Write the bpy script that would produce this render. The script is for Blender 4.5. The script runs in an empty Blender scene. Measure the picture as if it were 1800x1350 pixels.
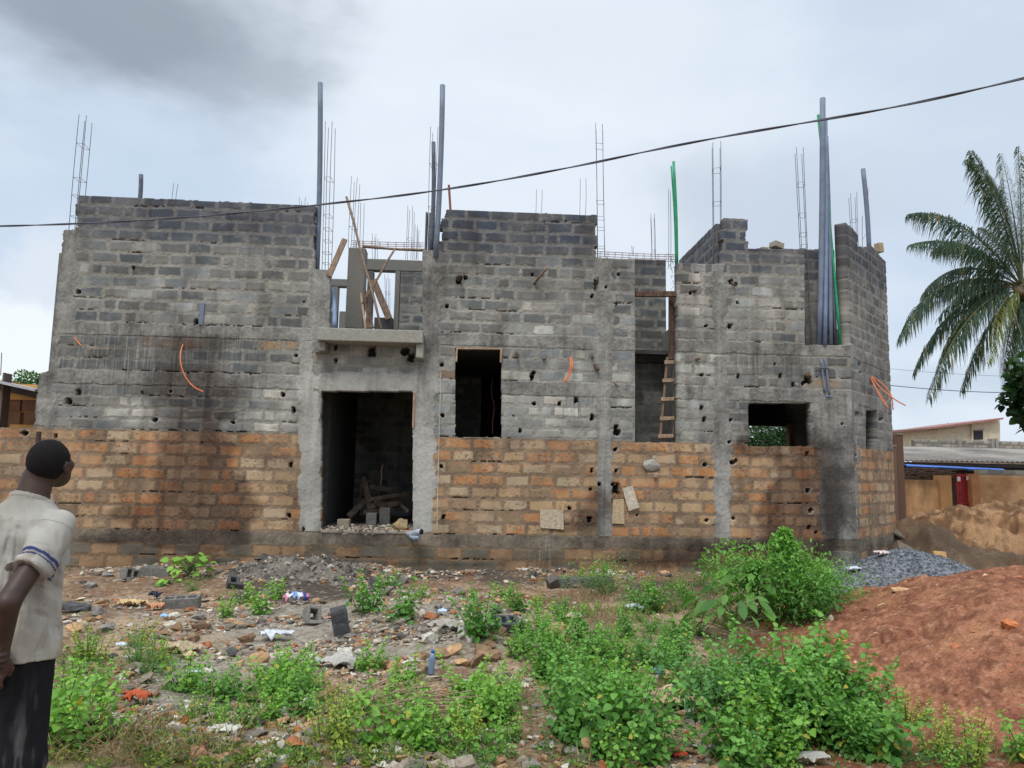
import bpy, bmesh, math, random
import numpy as np, time
T0 = time.time()
def tick(n): pass
from mathutils import Vector, Matrix
from math import radians as rad, pi
SC = bpy.context.scene
COL = SC.collection

# ---------------------------------------------------------------- camera
W0, H0 = 1800, 1350
FPX, PITCH, ROLL, YAW = 1339.6, 0.118797, 0.0194121, -0.0606403
CAM = np.array([0.0, -13.0, 1.6])
def ray(px, py):
    u = np.asarray(px, float) - 900; v = np.asarray(py, float) - 675
    c, s = math.cos(ROLL), math.sin(ROLL); u, v = c*u + s*v, -s*u + c*v
    x = u/FPX; y = np.ones_like(x); z = -v/FPX
    c, s = math.cos(PITCH), math.sin(PITCH); y, z = c*y - s*z, s*y + c*z
    c, s = math.cos(YAW), math.sin(YAW); x, y = c*x - s*y, s*x + c*y
    return np.stack([x, y, z], -1)
def project(P):
    P = np.asarray(P, float)
    x, y, z = P[..., 0]-CAM[0], P[..., 1]-CAM[1], P[..., 2]-CAM[2]
    c, s = math.cos(YAW), math.sin(YAW); x, y = c*x + s*y, -s*x + c*y
    c, s = math.cos(PITCH), math.sin(PITCH); y, z = c*y + s*z, -s*y + c*z
    u = FPX*x/y; v = -FPX*z/y
    c, s = math.cos(ROLL), math.sin(ROLL)
    return 900 + c*u - s*v, 675 + s*u + c*v
def at(px, py, Y=0.0):            # a point on the upright plane y = Y
    d = ray(px, py); return CAM + d*(Y - CAM[1])/d[1]
def gr(px, py, z=0.0):            # a point on the ground
    d = ray(px, py); return CAM + d*(z - CAM[2])/d[2]
cam_d = bpy.data.cameras.new('camera'); cam = bpy.data.objects.new('camera', cam_d); COL.objects.link(cam)
fw = ray(900, 675); fw /= np.linalg.norm(fw)
rt = ray(1000, 675) - ray(900, 675); rt /= np.linalg.norm(rt)
up = np.cross(rt, fw)
m = Matrix(((rt[0], up[0], -fw[0], CAM[0]), (rt[1], up[1], -fw[1], CAM[1]), (rt[2], up[2], -fw[2], CAM[2]), (0, 0, 0, 1)))
cam.matrix_world = m
cam_d.sensor_fit = 'HORIZONTAL'; cam_d.sensor_width = 36; cam_d.lens = 36*FPX/W0
cam_d.clip_end = 2000; cam_d.clip_start = 0.05
SC.camera = cam
SC.render.resolution_x, SC.render.resolution_y = 1024, 768
SC.view_settings.view_transform = 'Standard'; SC.view_settings.look = 'None'
SC.view_settings.gamma = 1; SC.view_settings.exposure = 0.62

# ---------------------------------------------------------------- colour helpers
def s2l(c): 
    c = np.asarray(c, float)/255
    return np.where(c <= .04045, c/12.92, ((c+.055)/1.055)**2.4)
def L3(*c): return tuple(float(v) for v in s2l(c)) + (1.0,)

# ---------------------------------------------------------------- world: overcast sky
wd = bpy.data.worlds.new("World"); SC.world = wd; wd.use_nodes = True
nt = wd.node_tree; N = nt.nodes; LK = nt.links; N.clear()
SUN_EL, SUN_AZ = rad(56), rad(205)      # azimuth clockwise from +Y
out = N.new('ShaderNodeOutputWorld')
sky = N.new('ShaderNodeTexSky'); sky.sky_type = 'NISHITA'; sky.sun_disc = False
sky.sun_elevation = SUN_EL; sky.sun_rotation = SUN_AZ
bg1 = N.new('ShaderNodeBackground'); bg1.inputs[1].default_value = 0.09
LK.new(sky.outputs[0], bg1.inputs[0])
tc = N.new('ShaderNodeTexCoord')
def nmath(op, a, b=None, c=None):
    n = N.new('ShaderNodeMath'); n.operation = op
    for i, v in enumerate((a, b, c)):
        if v is None: continue
        if isinstance(v, (int, float)): n.inputs[i].default_value = v
        else: LK.new(v, n.inputs[i])
    return n.outputs[0]
def vmath(op, a, b=None):
    n = N.new('ShaderNodeVectorMath'); n.operation = op
    for i, v in enumerate((a, b)):
        if v is None: continue
        if isinstance(v, (tuple, list)): n.inputs[i].default_value = v
        else: LK.new(v, n.inputs[i])
    return n.outputs[1] if op in ('DISTANCE', 'LENGTH') else n.outputs[0]
def wnoise(vec, scale, det=5, rough=.55, col=False):
    n = N.new('ShaderNodeTexNoise'); n.inputs['Scale'].default_value = scale
    n.inputs['Detail'].default_value = det; n.inputs['Roughness'].default_value = rough
    LK.new(vec, n.inputs['Vector']); return n.outputs[1 if col else 0]
def mrange(v, a, b, c=0., d=1.):
    n = N.new('ShaderNodeMapRange'); n.interpolation_type = 'SMOOTHSTEP'
    LK.new(v, n.inputs[0])
    for i, x in enumerate((a, b, c, d)): n.inputs[i+1].default_value = x
    return n.outputs[0]
def mixc(f, a, b):
    n = N.new('ShaderNodeMix'); n.data_type = 'RGBA'
    if isinstance(f, float): n.inputs[0].default_value = f
    else: LK.new(f, n.inputs[0])
    for i, v in ((6, a), (7, b)):
        if isinstance(v, tuple): n.inputs[i].default_value = v
        else: LK.new(v, n.inputs[i])
    return n.outputs[2]
gen = tc.outputs['Generated']
stre = vmath('MULTIPLY', gen, (1, 1, 2.2))
warp = vmath('SUBTRACT', wnoise(stre, 3.0, 6, .55, True), (.5, .5, .5))
wv = vmath('ADD', gen, vmath('MULTIPLY', warp, (.42, .42, .28)))
base = wnoise(stre, 2.3, 7, .5)
colr = mixc(mrange(base, .36, .62), L3(194, 208, 225), L3(218, 227, 237))
def blob(c, px, py, rx, ry, col, soft=.45, amt=1.0, fine=False):
    d = ray(px, py); d = d/np.linalg.norm(d)
    k = (1/rx, 1/rx, 1/ry)
    v = wv
    if fine:
        w2 = vmath('SUBTRACT', wnoise(gen, 9, 7, .6, True), (.5, .5, .5))
        v = vmath('ADD', gen, vmath('MULTIPLY', w2, (.16, .16, .12)))
    dist = vmath('DISTANCE', vmath('MULTIPLY', v, k), tuple(float(d[i]*k[i]) for i in range(3)))
    m_ = mrange(dist, 1.0, 1.0-soft, 0., amt)
    return mixc(m_, c, col)
colr = blob(colr, 900, 170, .50, .20, L3(226, 234, 243), .9, .85)
colr = blob(colr, 160, 330, .34, .15, L3(186, 204, 224), .9, .5)
colr = blob(colr, 1350, 360, .26, .12, L3(186, 197, 211), .8, .75)
colr = blob(colr, 1620, 230, .30, .16, L3(200, 212, 225), .8, .5)
colr = blob(colr, 110, 30, .36, .125, L3(142, 151, 163), .8, .92)
colr = blob(colr, 440, 115, .15, .06, L3(168, 177, 189), .9, .7)
colr = blob(colr, 1000, 40, .35, .1, L3(214, 223, 233), .9, .6)
colr = blob(colr, 45, 470, .12, .05, L3(214, 222, 232), .7, .6)
colr = blob(colr, 45, 612, .10, .07, L3(232, 238, 244), .4, 1., True)
colr = blob(colr, 100, 470, .05, .06, L3(214, 222, 232), .5, .8, True)
colr = blob(colr, 1750, 690, .30, .06, L3(184, 198, 214), .9, .7)
# zenith of an overcast sky is brighter than its horizon
sep = N.new('ShaderNodeSeparateXYZ'); LK.new(gen, sep.inputs[0])
zb = mrange(sep.outputs[2], .52, .95, 1.0, 2.1)
bg2 = N.new('ShaderNodeBackground'); LK.new(colr, bg2.inputs[0])
LK.new(nmath('MULTIPLY', zb, .76), bg2.inputs[1])
mx = N.new('ShaderNodeMixShader'); mx.inputs[0].default_value = .93
LK.new(bg1.outputs[0], mx.inputs[1]); LK.new(bg2.outputs[0], mx.inputs[2]); LK.new(mx.outputs[0], out.inputs[0])
sd = bpy.data.lights.new('sun', 'SUN'); sd.energy = 1.3; sd.angle = rad(24); sd.color = (1, .97, .92)
so = bpy.data.objects.new('sun', sd); COL.objects.link(so)
sv = Vector((math.sin(SUN_AZ)*math.cos(SUN_EL), math.cos(SUN_AZ)*math.cos(SUN_EL), math.sin(SUN_EL)))
so.rotation_euler = sv.to_track_quat('Z', 'Y').to_euler(); so.location = (0, -5, 20)

# ---------------------------------------------------------------- numpy noise
def _h(ix, iy, seed):
    with np.errstate(over='ignore'):
        h = (ix.astype(np.int64)*374761393 + iy.astype(np.int64)*668265263 + seed*1274126177) & 0xffffffff
        h = ((h ^ (h >> 13))*1274126177) & 0xffffffff
        h = ((h ^ (h >> 16))*2246822519) & 0xffffffff
        h = h ^ (h >> 15)
    return h/4294967295.0
def hsh(a, b=0, seed=0):
    a = np.asarray(a); b = np.asarray(b) + np.zeros_like(a); return _h(a, b, seed)
def vn(x, y, seed=0):
    x = np.asarray(x, float); y = np.asarray(y, float)
    ix = np.floor(x); iy = np.floor(y); fx = x-ix; fy = y-iy
    fx = fx*fx*(3-2*fx); fy = fy*fy*(3-2*fy); ix = ix.astype(np.int64); iy = iy.astype(np.int64)
    a = _h(ix, iy, seed); b = _h(ix+1, iy, seed); c = _h(ix, iy+1, seed); d = _h(ix+1, iy+1, seed)
    return (a*(1-fx)+b*fx)*(1-fy) + (c*(1-fx)+d*fx)*fy
def fbm(x, y, seed=0, o=4, g=.5):
    s = 0; a = 1; t = 0
    for i in range(o):
        s = s + a*vn(np.asarray(x)*2**i, np.asarray(y)*2**i, seed+i*17); t += a; a *= g
    return s/t
def ss(a, b, x):
    t = np.clip((x-a)/(b-a), 0, 1); return t*t*(3-2*t)
def lerp(a, b, t): return a + (b-a)*t

# ---------------------------------------------------------------- object helpers
def tag(o, label=None, cat=None, group=None, kind=None):
    if label: o['label'] = label
    if cat: o['category'] = cat
    if group: o['group'] = group
    if kind: o['kind'] = kind
    return o
def empty(name, loc, label, cat, group=None, rz=0):
    o = bpy.data.objects.new(name, None); COL.objects.link(o); o.empty_display_size = .1
    o.location = Vector([float(v) for v in loc]); o.rotation_euler = (0, 0, rz)
    return tag(o, label, cat, group)
def mesh_np(name, V, F, mat, parent=None, col=None, rough=None, smooth=True):
    """V (n,3); F list of arrays (k,3) / (k,4)"""
    me = bpy.data.meshes.new(name)
    V = np.asarray(V, np.float32)
    F = [np.asarray(f, np.int32) for f in (F if isinstance(F, list) else [F]) if len(f)]
    nl = sum(f.size for f in F); nf = sum(len(f) for f in F)
    me.vertices.add(len(V)); me.vertices.foreach_set('co', V.ravel())
    me.loops.add(nl); me.polygons.add(nf)
    me.loops.foreach_set('vertex_index', np.concatenate([f.ravel() for f in F]))
    tot = np.concatenate([np.full(len(f), f.shape[1], np.int32) for f in F])
    st = np.concatenate([[0], np.cumsum(tot)[:-1]]).astype(np.int32)
    me.polygons.foreach_set('loop_start', st); me.polygons.foreach_set('loop_total', tot)
    me.polygons.foreach_set('use_smooth', np.full(nf, smooth))
    me.update(calc_edges=True); me.validate()
    if col is not None:
        a = me.color_attributes.new('Col', 'FLOAT_COLOR', 'POINT')
        c4 = np.ones((len(V), 4), np.float32); c4[:, :3] = col
        if rough is not None: c4[:, 3] = rough
        a.data.foreach_set('color', c4.ravel())
    me.materials.append(mat)
    o = bpy.data.objects.new(name, me); COL.objects.link(o)
    if parent: o.parent = parent
    return o
def rel(P, parent):                  # world points to the local frame of an unrotated parent
    return np.asarray(P, float) - np.array(parent.location) if parent else np.asarray(P, float)
class MB:
    """collects boxes, tubes and hulls, builds ONE mesh"""
    def __init__(s): s.V = []; s.F3 = []; s.F4 = []; s.n = 0; s.C = []
    def add(s, V, F3=(), F4=(), c=None):
        V = np.asarray(V, float)
        if len(F3): s.F3.append(np.asarray(F3)+s.n)
        if len(F4): s.F4.append(np.asarray(F4)+s.n)
        s.V.append(V); s.n += len(V)
        s.C.append(np.tile(np.asarray((.5, .5, .5) if c is None else c, float)[:3], (len(V), 1)))
        return s
    def box(s, a, b, c=None):
        (x0, y0, z0), (x1, y1, z1) = a, b
        V = [(x, y, z) for x in (x0, x1) for y in (y0, y1) for z in (z0, z1)]
        return s.add(V, (), [(0, 1, 3, 2), (4, 6, 7, 5), (0, 4, 5, 1), (2, 3, 7, 6), (0, 2, 6, 4), (1, 5, 7, 3)], c)
    def bar(s, p, q, w, t, c=None, up=(0, 0, 1), jag=0):   # rectangular bar from p to q, wide w, thick t
        p = np.array(p, float); q = np.array(q, float); d = q-p; d /= np.linalg.norm(d)
        u = np.cross(d, up)
        if np.linalg.norm(u) < 1e-3: u = np.cross(d, (1, 0, 0))
        u /= np.linalg.norm(u); v = np.cross(u, d)
        V = []
        for e in (p, q):
            for a, b in ((-1, -1), (1, -1), (1, 1), (-1, 1)):
                V.append(e + u*a*w/2 + v*b*t/2 + d*(random.uniform(-jag, jag) if jag else 0))
        return s.add(V, (), [(0, 3, 2, 1), (4, 5, 6, 7), (0, 1, 5, 4), (1, 2, 6, 5), (2, 3, 7, 6), (3, 0, 4, 7)], c)
    def tube(s, pts, r, n=8, c=None, cap=True):
        P = np.asarray(pts, float); k = len(P)
        R = np.full(k, r) if np.isscalar(r) else np.asarray(r, float)
        T = np.gradient(P, axis=0); T /= np.linalg.norm(T, axis=1)[:, None]+1e-12
        ref = np.array((0, 0, 1.)) if abs(T[0][2]) < .9 else np.array((1., 0, 0))
        V = []
        u = np.cross(T[0], ref); u /= np.linalg.norm(u)
        for i in range(k):
            u = u - T[i]*np.dot(u, T[i]); u /= np.linalg.norm(u); v = np.cross(T[i], u)
            for j in range(n):
                a = 2*pi*j/n; V.append(P[i] + (u*math.cos(a)+v*math.sin(a))*R[i])
        F = [(i*n+j, i*n+(j+1) % n, (i+1)*n+(j+1) % n, (i+1)*n+j) for i in range(k-1) for j in range(n)]
        F3 = []
        if cap:
            V += [P[0], P[-1]]; a = k*n
            F3 = [(a, (j+1) % n, j) for j in range(n)] + [(a+1, (k-1)*n+j, (k-1)*n+(j+1) % n) for j in range(n)]
        return s.add(V, F3, F, c)
    def build(s, name, mat, parent=None, smooth=False):
        V = rel(np.concatenate(s.V), parent)
        F = []
        if s.F3: F.append(np.concatenate(s.F3))
        if s.F4: F.append(np.concatenate(s.F4))
        o = mesh_np(name, V, F, mat, parent, col=np.concatenate(s.C), smooth=smooth)
        return o
def bevel(o, w=.006, seg=1):
    md = o.modifiers.new('bevel', 'BEVEL'); md.width = w; md.segments = seg; md.limit_method = 'ANGLE'
    return o

# ---------------------------------------------------------------- materials
def mat_new(name):
    m = bpy.data.materials.new(name); m.use_nodes = True
    nt = m.node_tree; b = nt.nodes['Principled BSDF']; return m, nt, b
def attr_mat(name, nscale=60, lo=.82, hi=1.18, rough=.9, bump=.4, bscale=180, bdist=.006, use_alpha=False, spec=.3):
    """vertex colour of the thing itself, broken up by fine procedural grain"""
    m, nt, b = mat_new(name); n = nt.nodes; l = nt.links
    a = n.new('ShaderNodeAttribute'); a.attribute_name = 'Col'
    t = n.new('ShaderNodeTexCoord')
    nz = n.new('ShaderNodeTexNoise'); nz.inputs['Scale'].default_value = nscale; nz.inputs['Detail'].default_value = 6
    nz.inputs['Roughness'].default_value = .65
    l.new(t.outputs['Object'], nz.inputs['Vector'])
    mr = n.new('ShaderNodeMapRange'); mr.inputs[1].default_value = .3; mr.inputs[2].default_value = .7
    mr.inputs[3].default_value = lo; mr.inputs[4].default_value = hi; l.new(nz.outputs[0], mr.inputs[0])
    mu = n.new('ShaderNodeVectorMath'); mu.operation = 'SCALE'
    l.new(a.outputs['Color'], mu.inputs[0]); l.new(mr.outputs[0], mu.inputs['Scale'])
    l.new(mu.outputs[0], b.inputs['Base Color'])
    if use_alpha: l.new(a.outputs['Alpha'], b.inputs['Roughness'])
    else: b.inputs['Roughness'].default_value = rough
    b.inputs['Specular IOR Level'].default_value = spec
    if bump:
        n2 = n.new('ShaderNodeTexNoise'); n2.inputs['Scale'].default_value = bscale; n2.inputs['Detail'].default_value = 5
        l.new(t.outputs['Object'], n2.inputs['Vector'])
        bp = n.new('ShaderNodeBump'); bp.inputs['Strength'].default_value = bump; bp.inputs['Distance'].default_value = bdist
        l.new(n2.outputs[0], bp.inputs['Height']); l.new(bp.outputs[0], b.inputs['Normal'])
    return m
def plain(name, c, rough=.7, metal=0., c2=None, scale=12, bump=.15, bscale=60, stretch=(1, 1, 1), spec=.4):
    m, nt, b = mat_new(name); n = nt.nodes; l = nt.links
    t = n.new('ShaderNodeTexCoord'); mp = n.new('ShaderNodeMapping'); mp.inputs['Scale'].default_value = stretch
    l.new(t.outputs['Object'], mp.inputs[0])
    nz = n.new('ShaderNodeTexNoise'); nz.inputs['Scale'].default_value = scale; nz.inputs['Detail'].default_value = 6
    nz.inputs['Roughness'].default_value = .65; l.new(mp.outputs[0], nz.inputs['Vector'])
    r = n.new('ShaderNodeValToRGB'); r.color_ramp.elements[0].position = .33; r.color_ramp.elements[1].position = .68
    c2 = c2 or tuple(v*.72 for v in c)
    r.color_ramp.elements[0].color = L3(*c2); r.color_ramp.elements[1].color = L3(*c)
    l.new(nz.outputs[0], r.inputs[0]); l.new(r.outputs[0], b.inputs['Base Color'])
    b.inputs['Roughness'].default_value = rough; b.inputs['Metallic'].default_value = metal
    b.inputs['Specular IOR Level'].default_value = spec
    if bump:
        n2 = n.new('ShaderNodeTexNoise'); n2.inputs['Scale'].default_value = bscale; n2.inputs['Detail'].default_value = 4
        l.new(mp.outputs[0], n2.inputs['Vector'])
        bp = n.new('ShaderNodeBump'); bp.inputs['Strength'].default_value = bump; bp.inputs['Distance'].default_value = .01
        l.new(n2.outputs[0], bp.inputs['Height']); l.new(bp.outputs[0], b.inputs['Normal'])
    return m
M_WALL = attr_mat('masonry', 55, .86, 1.14, bump=.35, bscale=120, bdist=.006, use_alpha=True)
M_CONC = attr_mat('concrete', 30, .75, 1.2, bump=.5, bscale=90, bdist=.008)
M_DIRT = attr_mat('soil', 45, .62, 1.35, rough=.95, bump=1.0, bscale=70, bdist=.02, spec=.15)
M_ROCK = attr_mat('rock', 22, .65, 1.3, rough=.92, bump=.8, bscale=60, bdist=.012, spec=.2)
M_WOOD = plain('weathered_wood', (158, 134, 112), .85, c2=(96, 78, 64), scale=14, bump=.5, stretch=(3, 3, .6))
M_WOODD = plain('dark_wood', (112, 88, 72), .9, c2=(58, 44, 36), scale=10, bump=.5, stretch=(2, 2, 1))
M_WOODP = plain('pale_wood', (186, 160, 132), .85, c2=(132, 106, 86), scale=14, bump=.4)
M_STEEL = plain('rusty_steel', (118, 116, 122), .6, .3, c2=(84, 76, 78), scale=20, bump=.1)
M_RUST = plain('red_rusted_steel', (172, 120, 104), .75, .1, c2=(118, 74, 62), scale=20, bump=.1)
M_PVC = plain('grey_blue_plastic', (116, 126, 142), .55, c2=(96, 106, 122), scale=5, bump=.03)
M_PVCL = plain('pale_blue_plastic', (122, 138, 164), .5, c2=(100, 116, 142), scale=5, bump=.03)
M_GREEN = plain('green_plastic', (38, 156, 108), .4, c2=(28, 128, 86), scale=6, bump=.03)
M_ORANGE = plain('orange_plastic', (226, 128, 78), .45, c2=(196, 104, 58), scale=9, bump=.03)
M_CABLE = plain('black_cable', (88, 88, 100), .6, c2=(62, 64, 74), scale=30, bump=.1)
# ---------------------------------------------------------------- the masonry walls as dense height fields
def zline(px, py): return float(at(px, py)[2])
zP0, zP1 = zline(700, 960), zline(700, 939)         # plinth strip
zL1 = zline(600, 764)                               # top of the laterite blocks
zM0, zM1 = zline(300, 678), zline(300, 654)         # lintel band
zR0, zR1 = zline(300, 592), zline(300, 570)         # ring beam
zFLOOR = zline(645, 931)
def rects(px, py, R):
    m_ = np.zeros(px.shape, bool)
    for (x0, y0, x1, y1) in R: m_ |= (px > x0) & (px < x1) & (py > y0) & (py < y1)
    return m_
def gauss(px, py, G):
    s_ = np.zeros(px.shape)
    for (x, y, rx, ry, a) in G: s_ += a*np.exp(-(((px-x)/rx)**2 + ((py-y)/ry)**2)*1.1)
    return s_
HOLES = [(122,706,8),(138,689,7),(300,688,4),(345,566,6),(352,555,4),(520,625,4),(272,738,6),(409,742,5),(497,693,6),(516,721,6),(138,512,6),(534,600-70,3),
 (511,817,5),(508,906,5),(43,762,8),(98,766,4),(590,611,5),(653,618,12),(712,618,11),(722,628,10),(590,634,4),(777,641,4),(778,730,5),(776,820,5),(779,909,5),
 (936,662,8),(938,655,5),(939,709,4),(983,709,4),(1013,703,6),(1041,734,6),(914,757,4),(1040,827,4),(1038,860,3),(1036,914,6),(1001,894,4),(1053,852,4),
 (807,493,9),(818,488,5),(786,538,4),(1048,498,6),(1041,520,4),(1085,760,9),(1083,752,6),(1082,790,5),(1083,828,4),(1082,860,10),(1077,852,5),(1087,482,3),
 (1234,659,4),(1233,716,5),(1238,737,5),(1239,817,5),(1243,915,5),(1289,911,5),(1288,813,6),(1294,810,4),(1298,661,4),(1371,661,4),(1284,739,4),(1394,676,5),(1420,668,9),(1412,674,6),
 (1418,798,5),(1420,862,6),(1425,897,6),(1422,927,5),(1434,936,3),(1285,495,6),(1293,500,4),(1241,573,4),(1283,573,6),(1160,581,3),(1128,733,4),
 (1214,515,4),(936,483,3),(1065,505,3),(1083,535,3),(1282,777,4),(1296,612-80,3),(533,930,4),(705,560,3),(1480,745,3),
 (1362,640,3),(330,655,3),(441,657,3),(235,472,4),(250,690,3),(1120,905,3),(1160,655,4)]
LIGHT = [(1145,700,32,85,-.9),(930,690,150,75,.75),(490,715,60,45,.55),(235,712,70,16,.8),(220,738,55,14,.5),(650,640,90,30,.5),(1340,555,90,60,.5),(1225,600,45,150,.6),  # first entry paints the shade below the stair slot's floor edge into its wall
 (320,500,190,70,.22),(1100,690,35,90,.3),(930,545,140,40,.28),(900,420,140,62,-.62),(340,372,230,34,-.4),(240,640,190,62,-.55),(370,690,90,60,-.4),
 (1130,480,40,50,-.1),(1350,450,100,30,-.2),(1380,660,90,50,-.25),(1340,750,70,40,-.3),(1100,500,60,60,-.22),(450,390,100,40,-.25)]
WET = [(345,850,75,120,.95),(340,690,110,60,.6),(250,905,90,30,.45),(420,900,60,50,.4),(1390,900,60,90,.8),(1430,800,35,60,.5),(1040,880,40,40,.4),(200,950,300,16,.35),(700,992,700,14,.35),
 (1120,850,60,60,.25),(1330,780,80,30,.5),(1410,930,50,60,.5),(560,905,40,40,.1),(1180,920,90,50,.25),(980,925,80,22,.45),(130,640,60,60,.2),(330,600,200,30,.35),(1470,860,40,110,.35),(1290,975,200,30,.5),(80,800,70,90,.15)]
def courses(u, z, z0, z1, seed, w=.43, mort=.024):
    n = max(1, int(round((z1-z0)/.204))); h = (z1-z0)/n
    zz = z + (fbm(u*1.1, z*.6, seed+5, 2)-.5)*.022
    r = np.clip(np.floor((zz-z0)/h), 0, n-1).astype(np.int64)
    off = (r % 2)*.5*w + (hsh(r, 3, seed)-.5)*.16
    q = (u-off)/w
    k = np.floor(q).astype(np.int64)
    def J(k_): return off + (k_ + (hsh(k_, r, seed)-.5)*.14)*w
    jl = J(k); jr = J(k+1)
    k = np.where(u < jl, k-1, np.where(u >= jr, k+1, k)); jl = J(k); jr = J(k+1)
    sp = hsh(k, r, seed+40) < .07                        # a few cut half blocks
    mid = (jl+jr)/2
    side = (u > mid) & sp
    jl2 = np.where(sp & side, mid, jl); jr2 = np.where(sp & ~side, mid, jr)
    tilt = (hsh(k, r, seed+9)-.5)*.016*(u-mid)/w*2
    du = np.minimum(u-jl2, jr2-u); dz = np.minimum(zz-(z0+r*h)+tilt, z0+(r+1)*h-zz-tilt)
    c_ = .032
    e = c_ - np.hypot(np.maximum(c_-du, 0), np.maximum(c_-dz, 0))
    e = np.where((du > c_) & (dz > c_), np.minimum(du, dz), e)
    e = e + (fbm(u*22, z*22, seed+7, 3)-.5)*.030 + (fbm(u*6, z*6, seed+8, 2)-.5)*.022
    m_ = ss(mort, mort+.016, e)
    return m_, k*2+side, r, e, dz, zz-(z0+r*h), h
def wall_fields(u, z, px, py, seed, layout):
    """returns height, colour, roughness, part for a wall grid"""
    shp = u.shape
    wx = px + (fbm(u*7, z*7, seed+1, 4)-.5)*16; wy = py + (fbm(u*7, z*7, seed+2, 4)-.5)*9
    lower = z < zL1; plinth = z < zP1
    conc = np.zeros(shp, bool); part = np.full(shp, 0)
    part[(px > 650) & (px <= 1155)] = 20; part[px > 1155] = 21
    part[z < zR1] = 1
    part[lower] = 2; part[plinth] = 3
    wz = z + (fbm(u*7, z*7, seed+2, 4)-.5)*.045
    ring = (wz > zR0) & (wz < zR1) & (z > (zR0-.02)); band = (wz > zM0) & (wz < zM1)
    strip = (wz+(fbm(u*2, z*2, seed+3, 3)-.5)*.10 > zP0) & (wz < zP1+.01)
    conc |= ring | band | strip
    part[(z > zR0) & (z < zR1)] = 4; part[(z > zM0) & (z < zM1)] = 5; part[(z > zM0) & (z < zM1) & (px > 840)] = 23; part[(z > zM0) & (z < zM1) & (px > 1155)] = 22
    for i, R in enumerate(layout['cols']):
        mm = rects(wx, wy, R['r']); conc |= mm; part[rects(px, py, R['r'])] = 6+i
    # three block bonds
    zoneA = courses(u, z, zR1, zR1+.204*11, seed+100)
    zoneB = courses(u, z, zM1, zR0, seed+200)
    zoneC = courses(u, z, zL1, zM0, seed+300)
    zoneD = courses(u, z, zP1, zL1, seed+400, w=.43)
    zoneE = courses(u, z, zP0-.204*4, zP0, seed+500, mort=.018)
    def pick(i):
        r = np.where(z > zR0, zoneA[i], np.where(z > zM0, zoneB[i], np.where(z > zL1, zoneC[i], np.where(z > zP1, zoneD[i], zoneE[i]))))
        return r
    bm_, k, r, e, dz, zl, hh = [pick(i) for i in range(7)]
    zid = np.where(z > zR0, 1, np.where(z > zM0, 2, np.where(z > zL1, 3, np.where(z > zP1, 4, 5))))
    R1 = hsh(k, r, seed+zid*31); R2 = hsh(k, r, seed+zid*31+7); R3 = hsh(k, r, seed+zid*31+13)
    big = fbm(u*.9, z*.9, seed+20, 4); mid = fbm(u*4.5, z*4.5, seed+21, 4); fin = fbm(u*28, z*28, seed+22, 4, .65)
    grain = fbm(u*75, z*75, seed+24, 3, .7)
    streak = fbm(u*16, z*1.1, seed+23, 3)
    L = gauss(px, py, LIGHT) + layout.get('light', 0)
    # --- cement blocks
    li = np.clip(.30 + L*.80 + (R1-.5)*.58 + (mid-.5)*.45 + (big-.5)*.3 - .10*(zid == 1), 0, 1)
    pale = (R2 > .86) & (z < zR1+.2*7)
    li = np.clip(li + np.where(pale, .28, 0), 0, 1.1)
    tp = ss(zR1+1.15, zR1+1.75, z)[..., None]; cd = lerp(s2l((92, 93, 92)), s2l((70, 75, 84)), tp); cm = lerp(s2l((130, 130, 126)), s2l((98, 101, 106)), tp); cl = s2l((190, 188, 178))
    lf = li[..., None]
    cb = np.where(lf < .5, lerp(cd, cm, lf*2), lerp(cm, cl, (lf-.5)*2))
    cb = cb*(1 + (R3[..., None]-.5)*.12*np.array([1, 0, -1.]))
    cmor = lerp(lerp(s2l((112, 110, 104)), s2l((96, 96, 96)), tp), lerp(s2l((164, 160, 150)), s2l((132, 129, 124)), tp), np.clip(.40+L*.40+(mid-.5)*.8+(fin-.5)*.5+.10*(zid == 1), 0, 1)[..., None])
    # --- laterite blocks
    lo = (R1+ (big-.5)*.5)
    c1 = s2l((174, 146, 112)); c2 = s2l((176, 128, 88)); c3 = s2l((142, 120, 96)); c4 = s2l((178, 158, 130))
    rim = 1-ss(.01, .075, e)
    cl_ = np.where((lo < .36)[..., None], c1, np.where((lo < .66)[..., None], c2, np.where((lo < .82)[..., None], c3, c4)))
    cl_ = lerp(cl_, s2l((168, 98, 62)), (rim*(.35+.65*(zl > hh*.5))*(R2 > .3)*.85*ss(.35, .6, mid+.1*R3))[..., None])
    cl_ = lerp(cl_, s2l((190, 160, 124)), (ss(.50, .70, mid)*.6*(1-rim))[..., None])
    spots = ss(.66, .74, fbm(u*38, z*38, seed+30, 2)); cl_ = lerp(cl_, s2l((96, 50, 32)), (spots*.6*(R3 > .3))[..., None])
    redp = gauss(px, py, layout.get('red', [])); cl_ = lerp(cl_, s2l((168, 84, 52)), np.clip(redp, 0, .8)[..., None])
    lmor = lerp(s2l((116, 98, 80)), s2l((156, 134, 110)), np.clip(.4+(mid-.5)*1.4+(fin-.5)*.6, 0, 1)[..., None])
    lat = (zid >= 4) & (layout.get('nolat', 0) == 0)
    for (x0, y0, x1, y1) in layout.get('lat_rows', []): lat |= (px > x0) & (px < x1) & (py > y0) & (py < y1) & (R2 > .30)
    upr = (lat & (z > zL1))[..., None]; cl_ = np.where(upr, lerp(cl_*.8, cmor*.8, np.clip(.15+.6*ss(.4, .65, mid), 0, 1)[..., None]), cl_)
    bcol = np.where(lat[..., None], cl_, cb); mcol = np.where((lat & (z < zL1))[..., None], lmor, cmor)
    # bottom blocks: dirty mix
    low = (zid == 5)[..., None]
    bcol = np.where(low, np.where((R3 > .45)[..., None], s2l((106, 100, 88)), s2l((148, 120, 92)))*(.75+.75*mid[..., None]), bcol)
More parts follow.
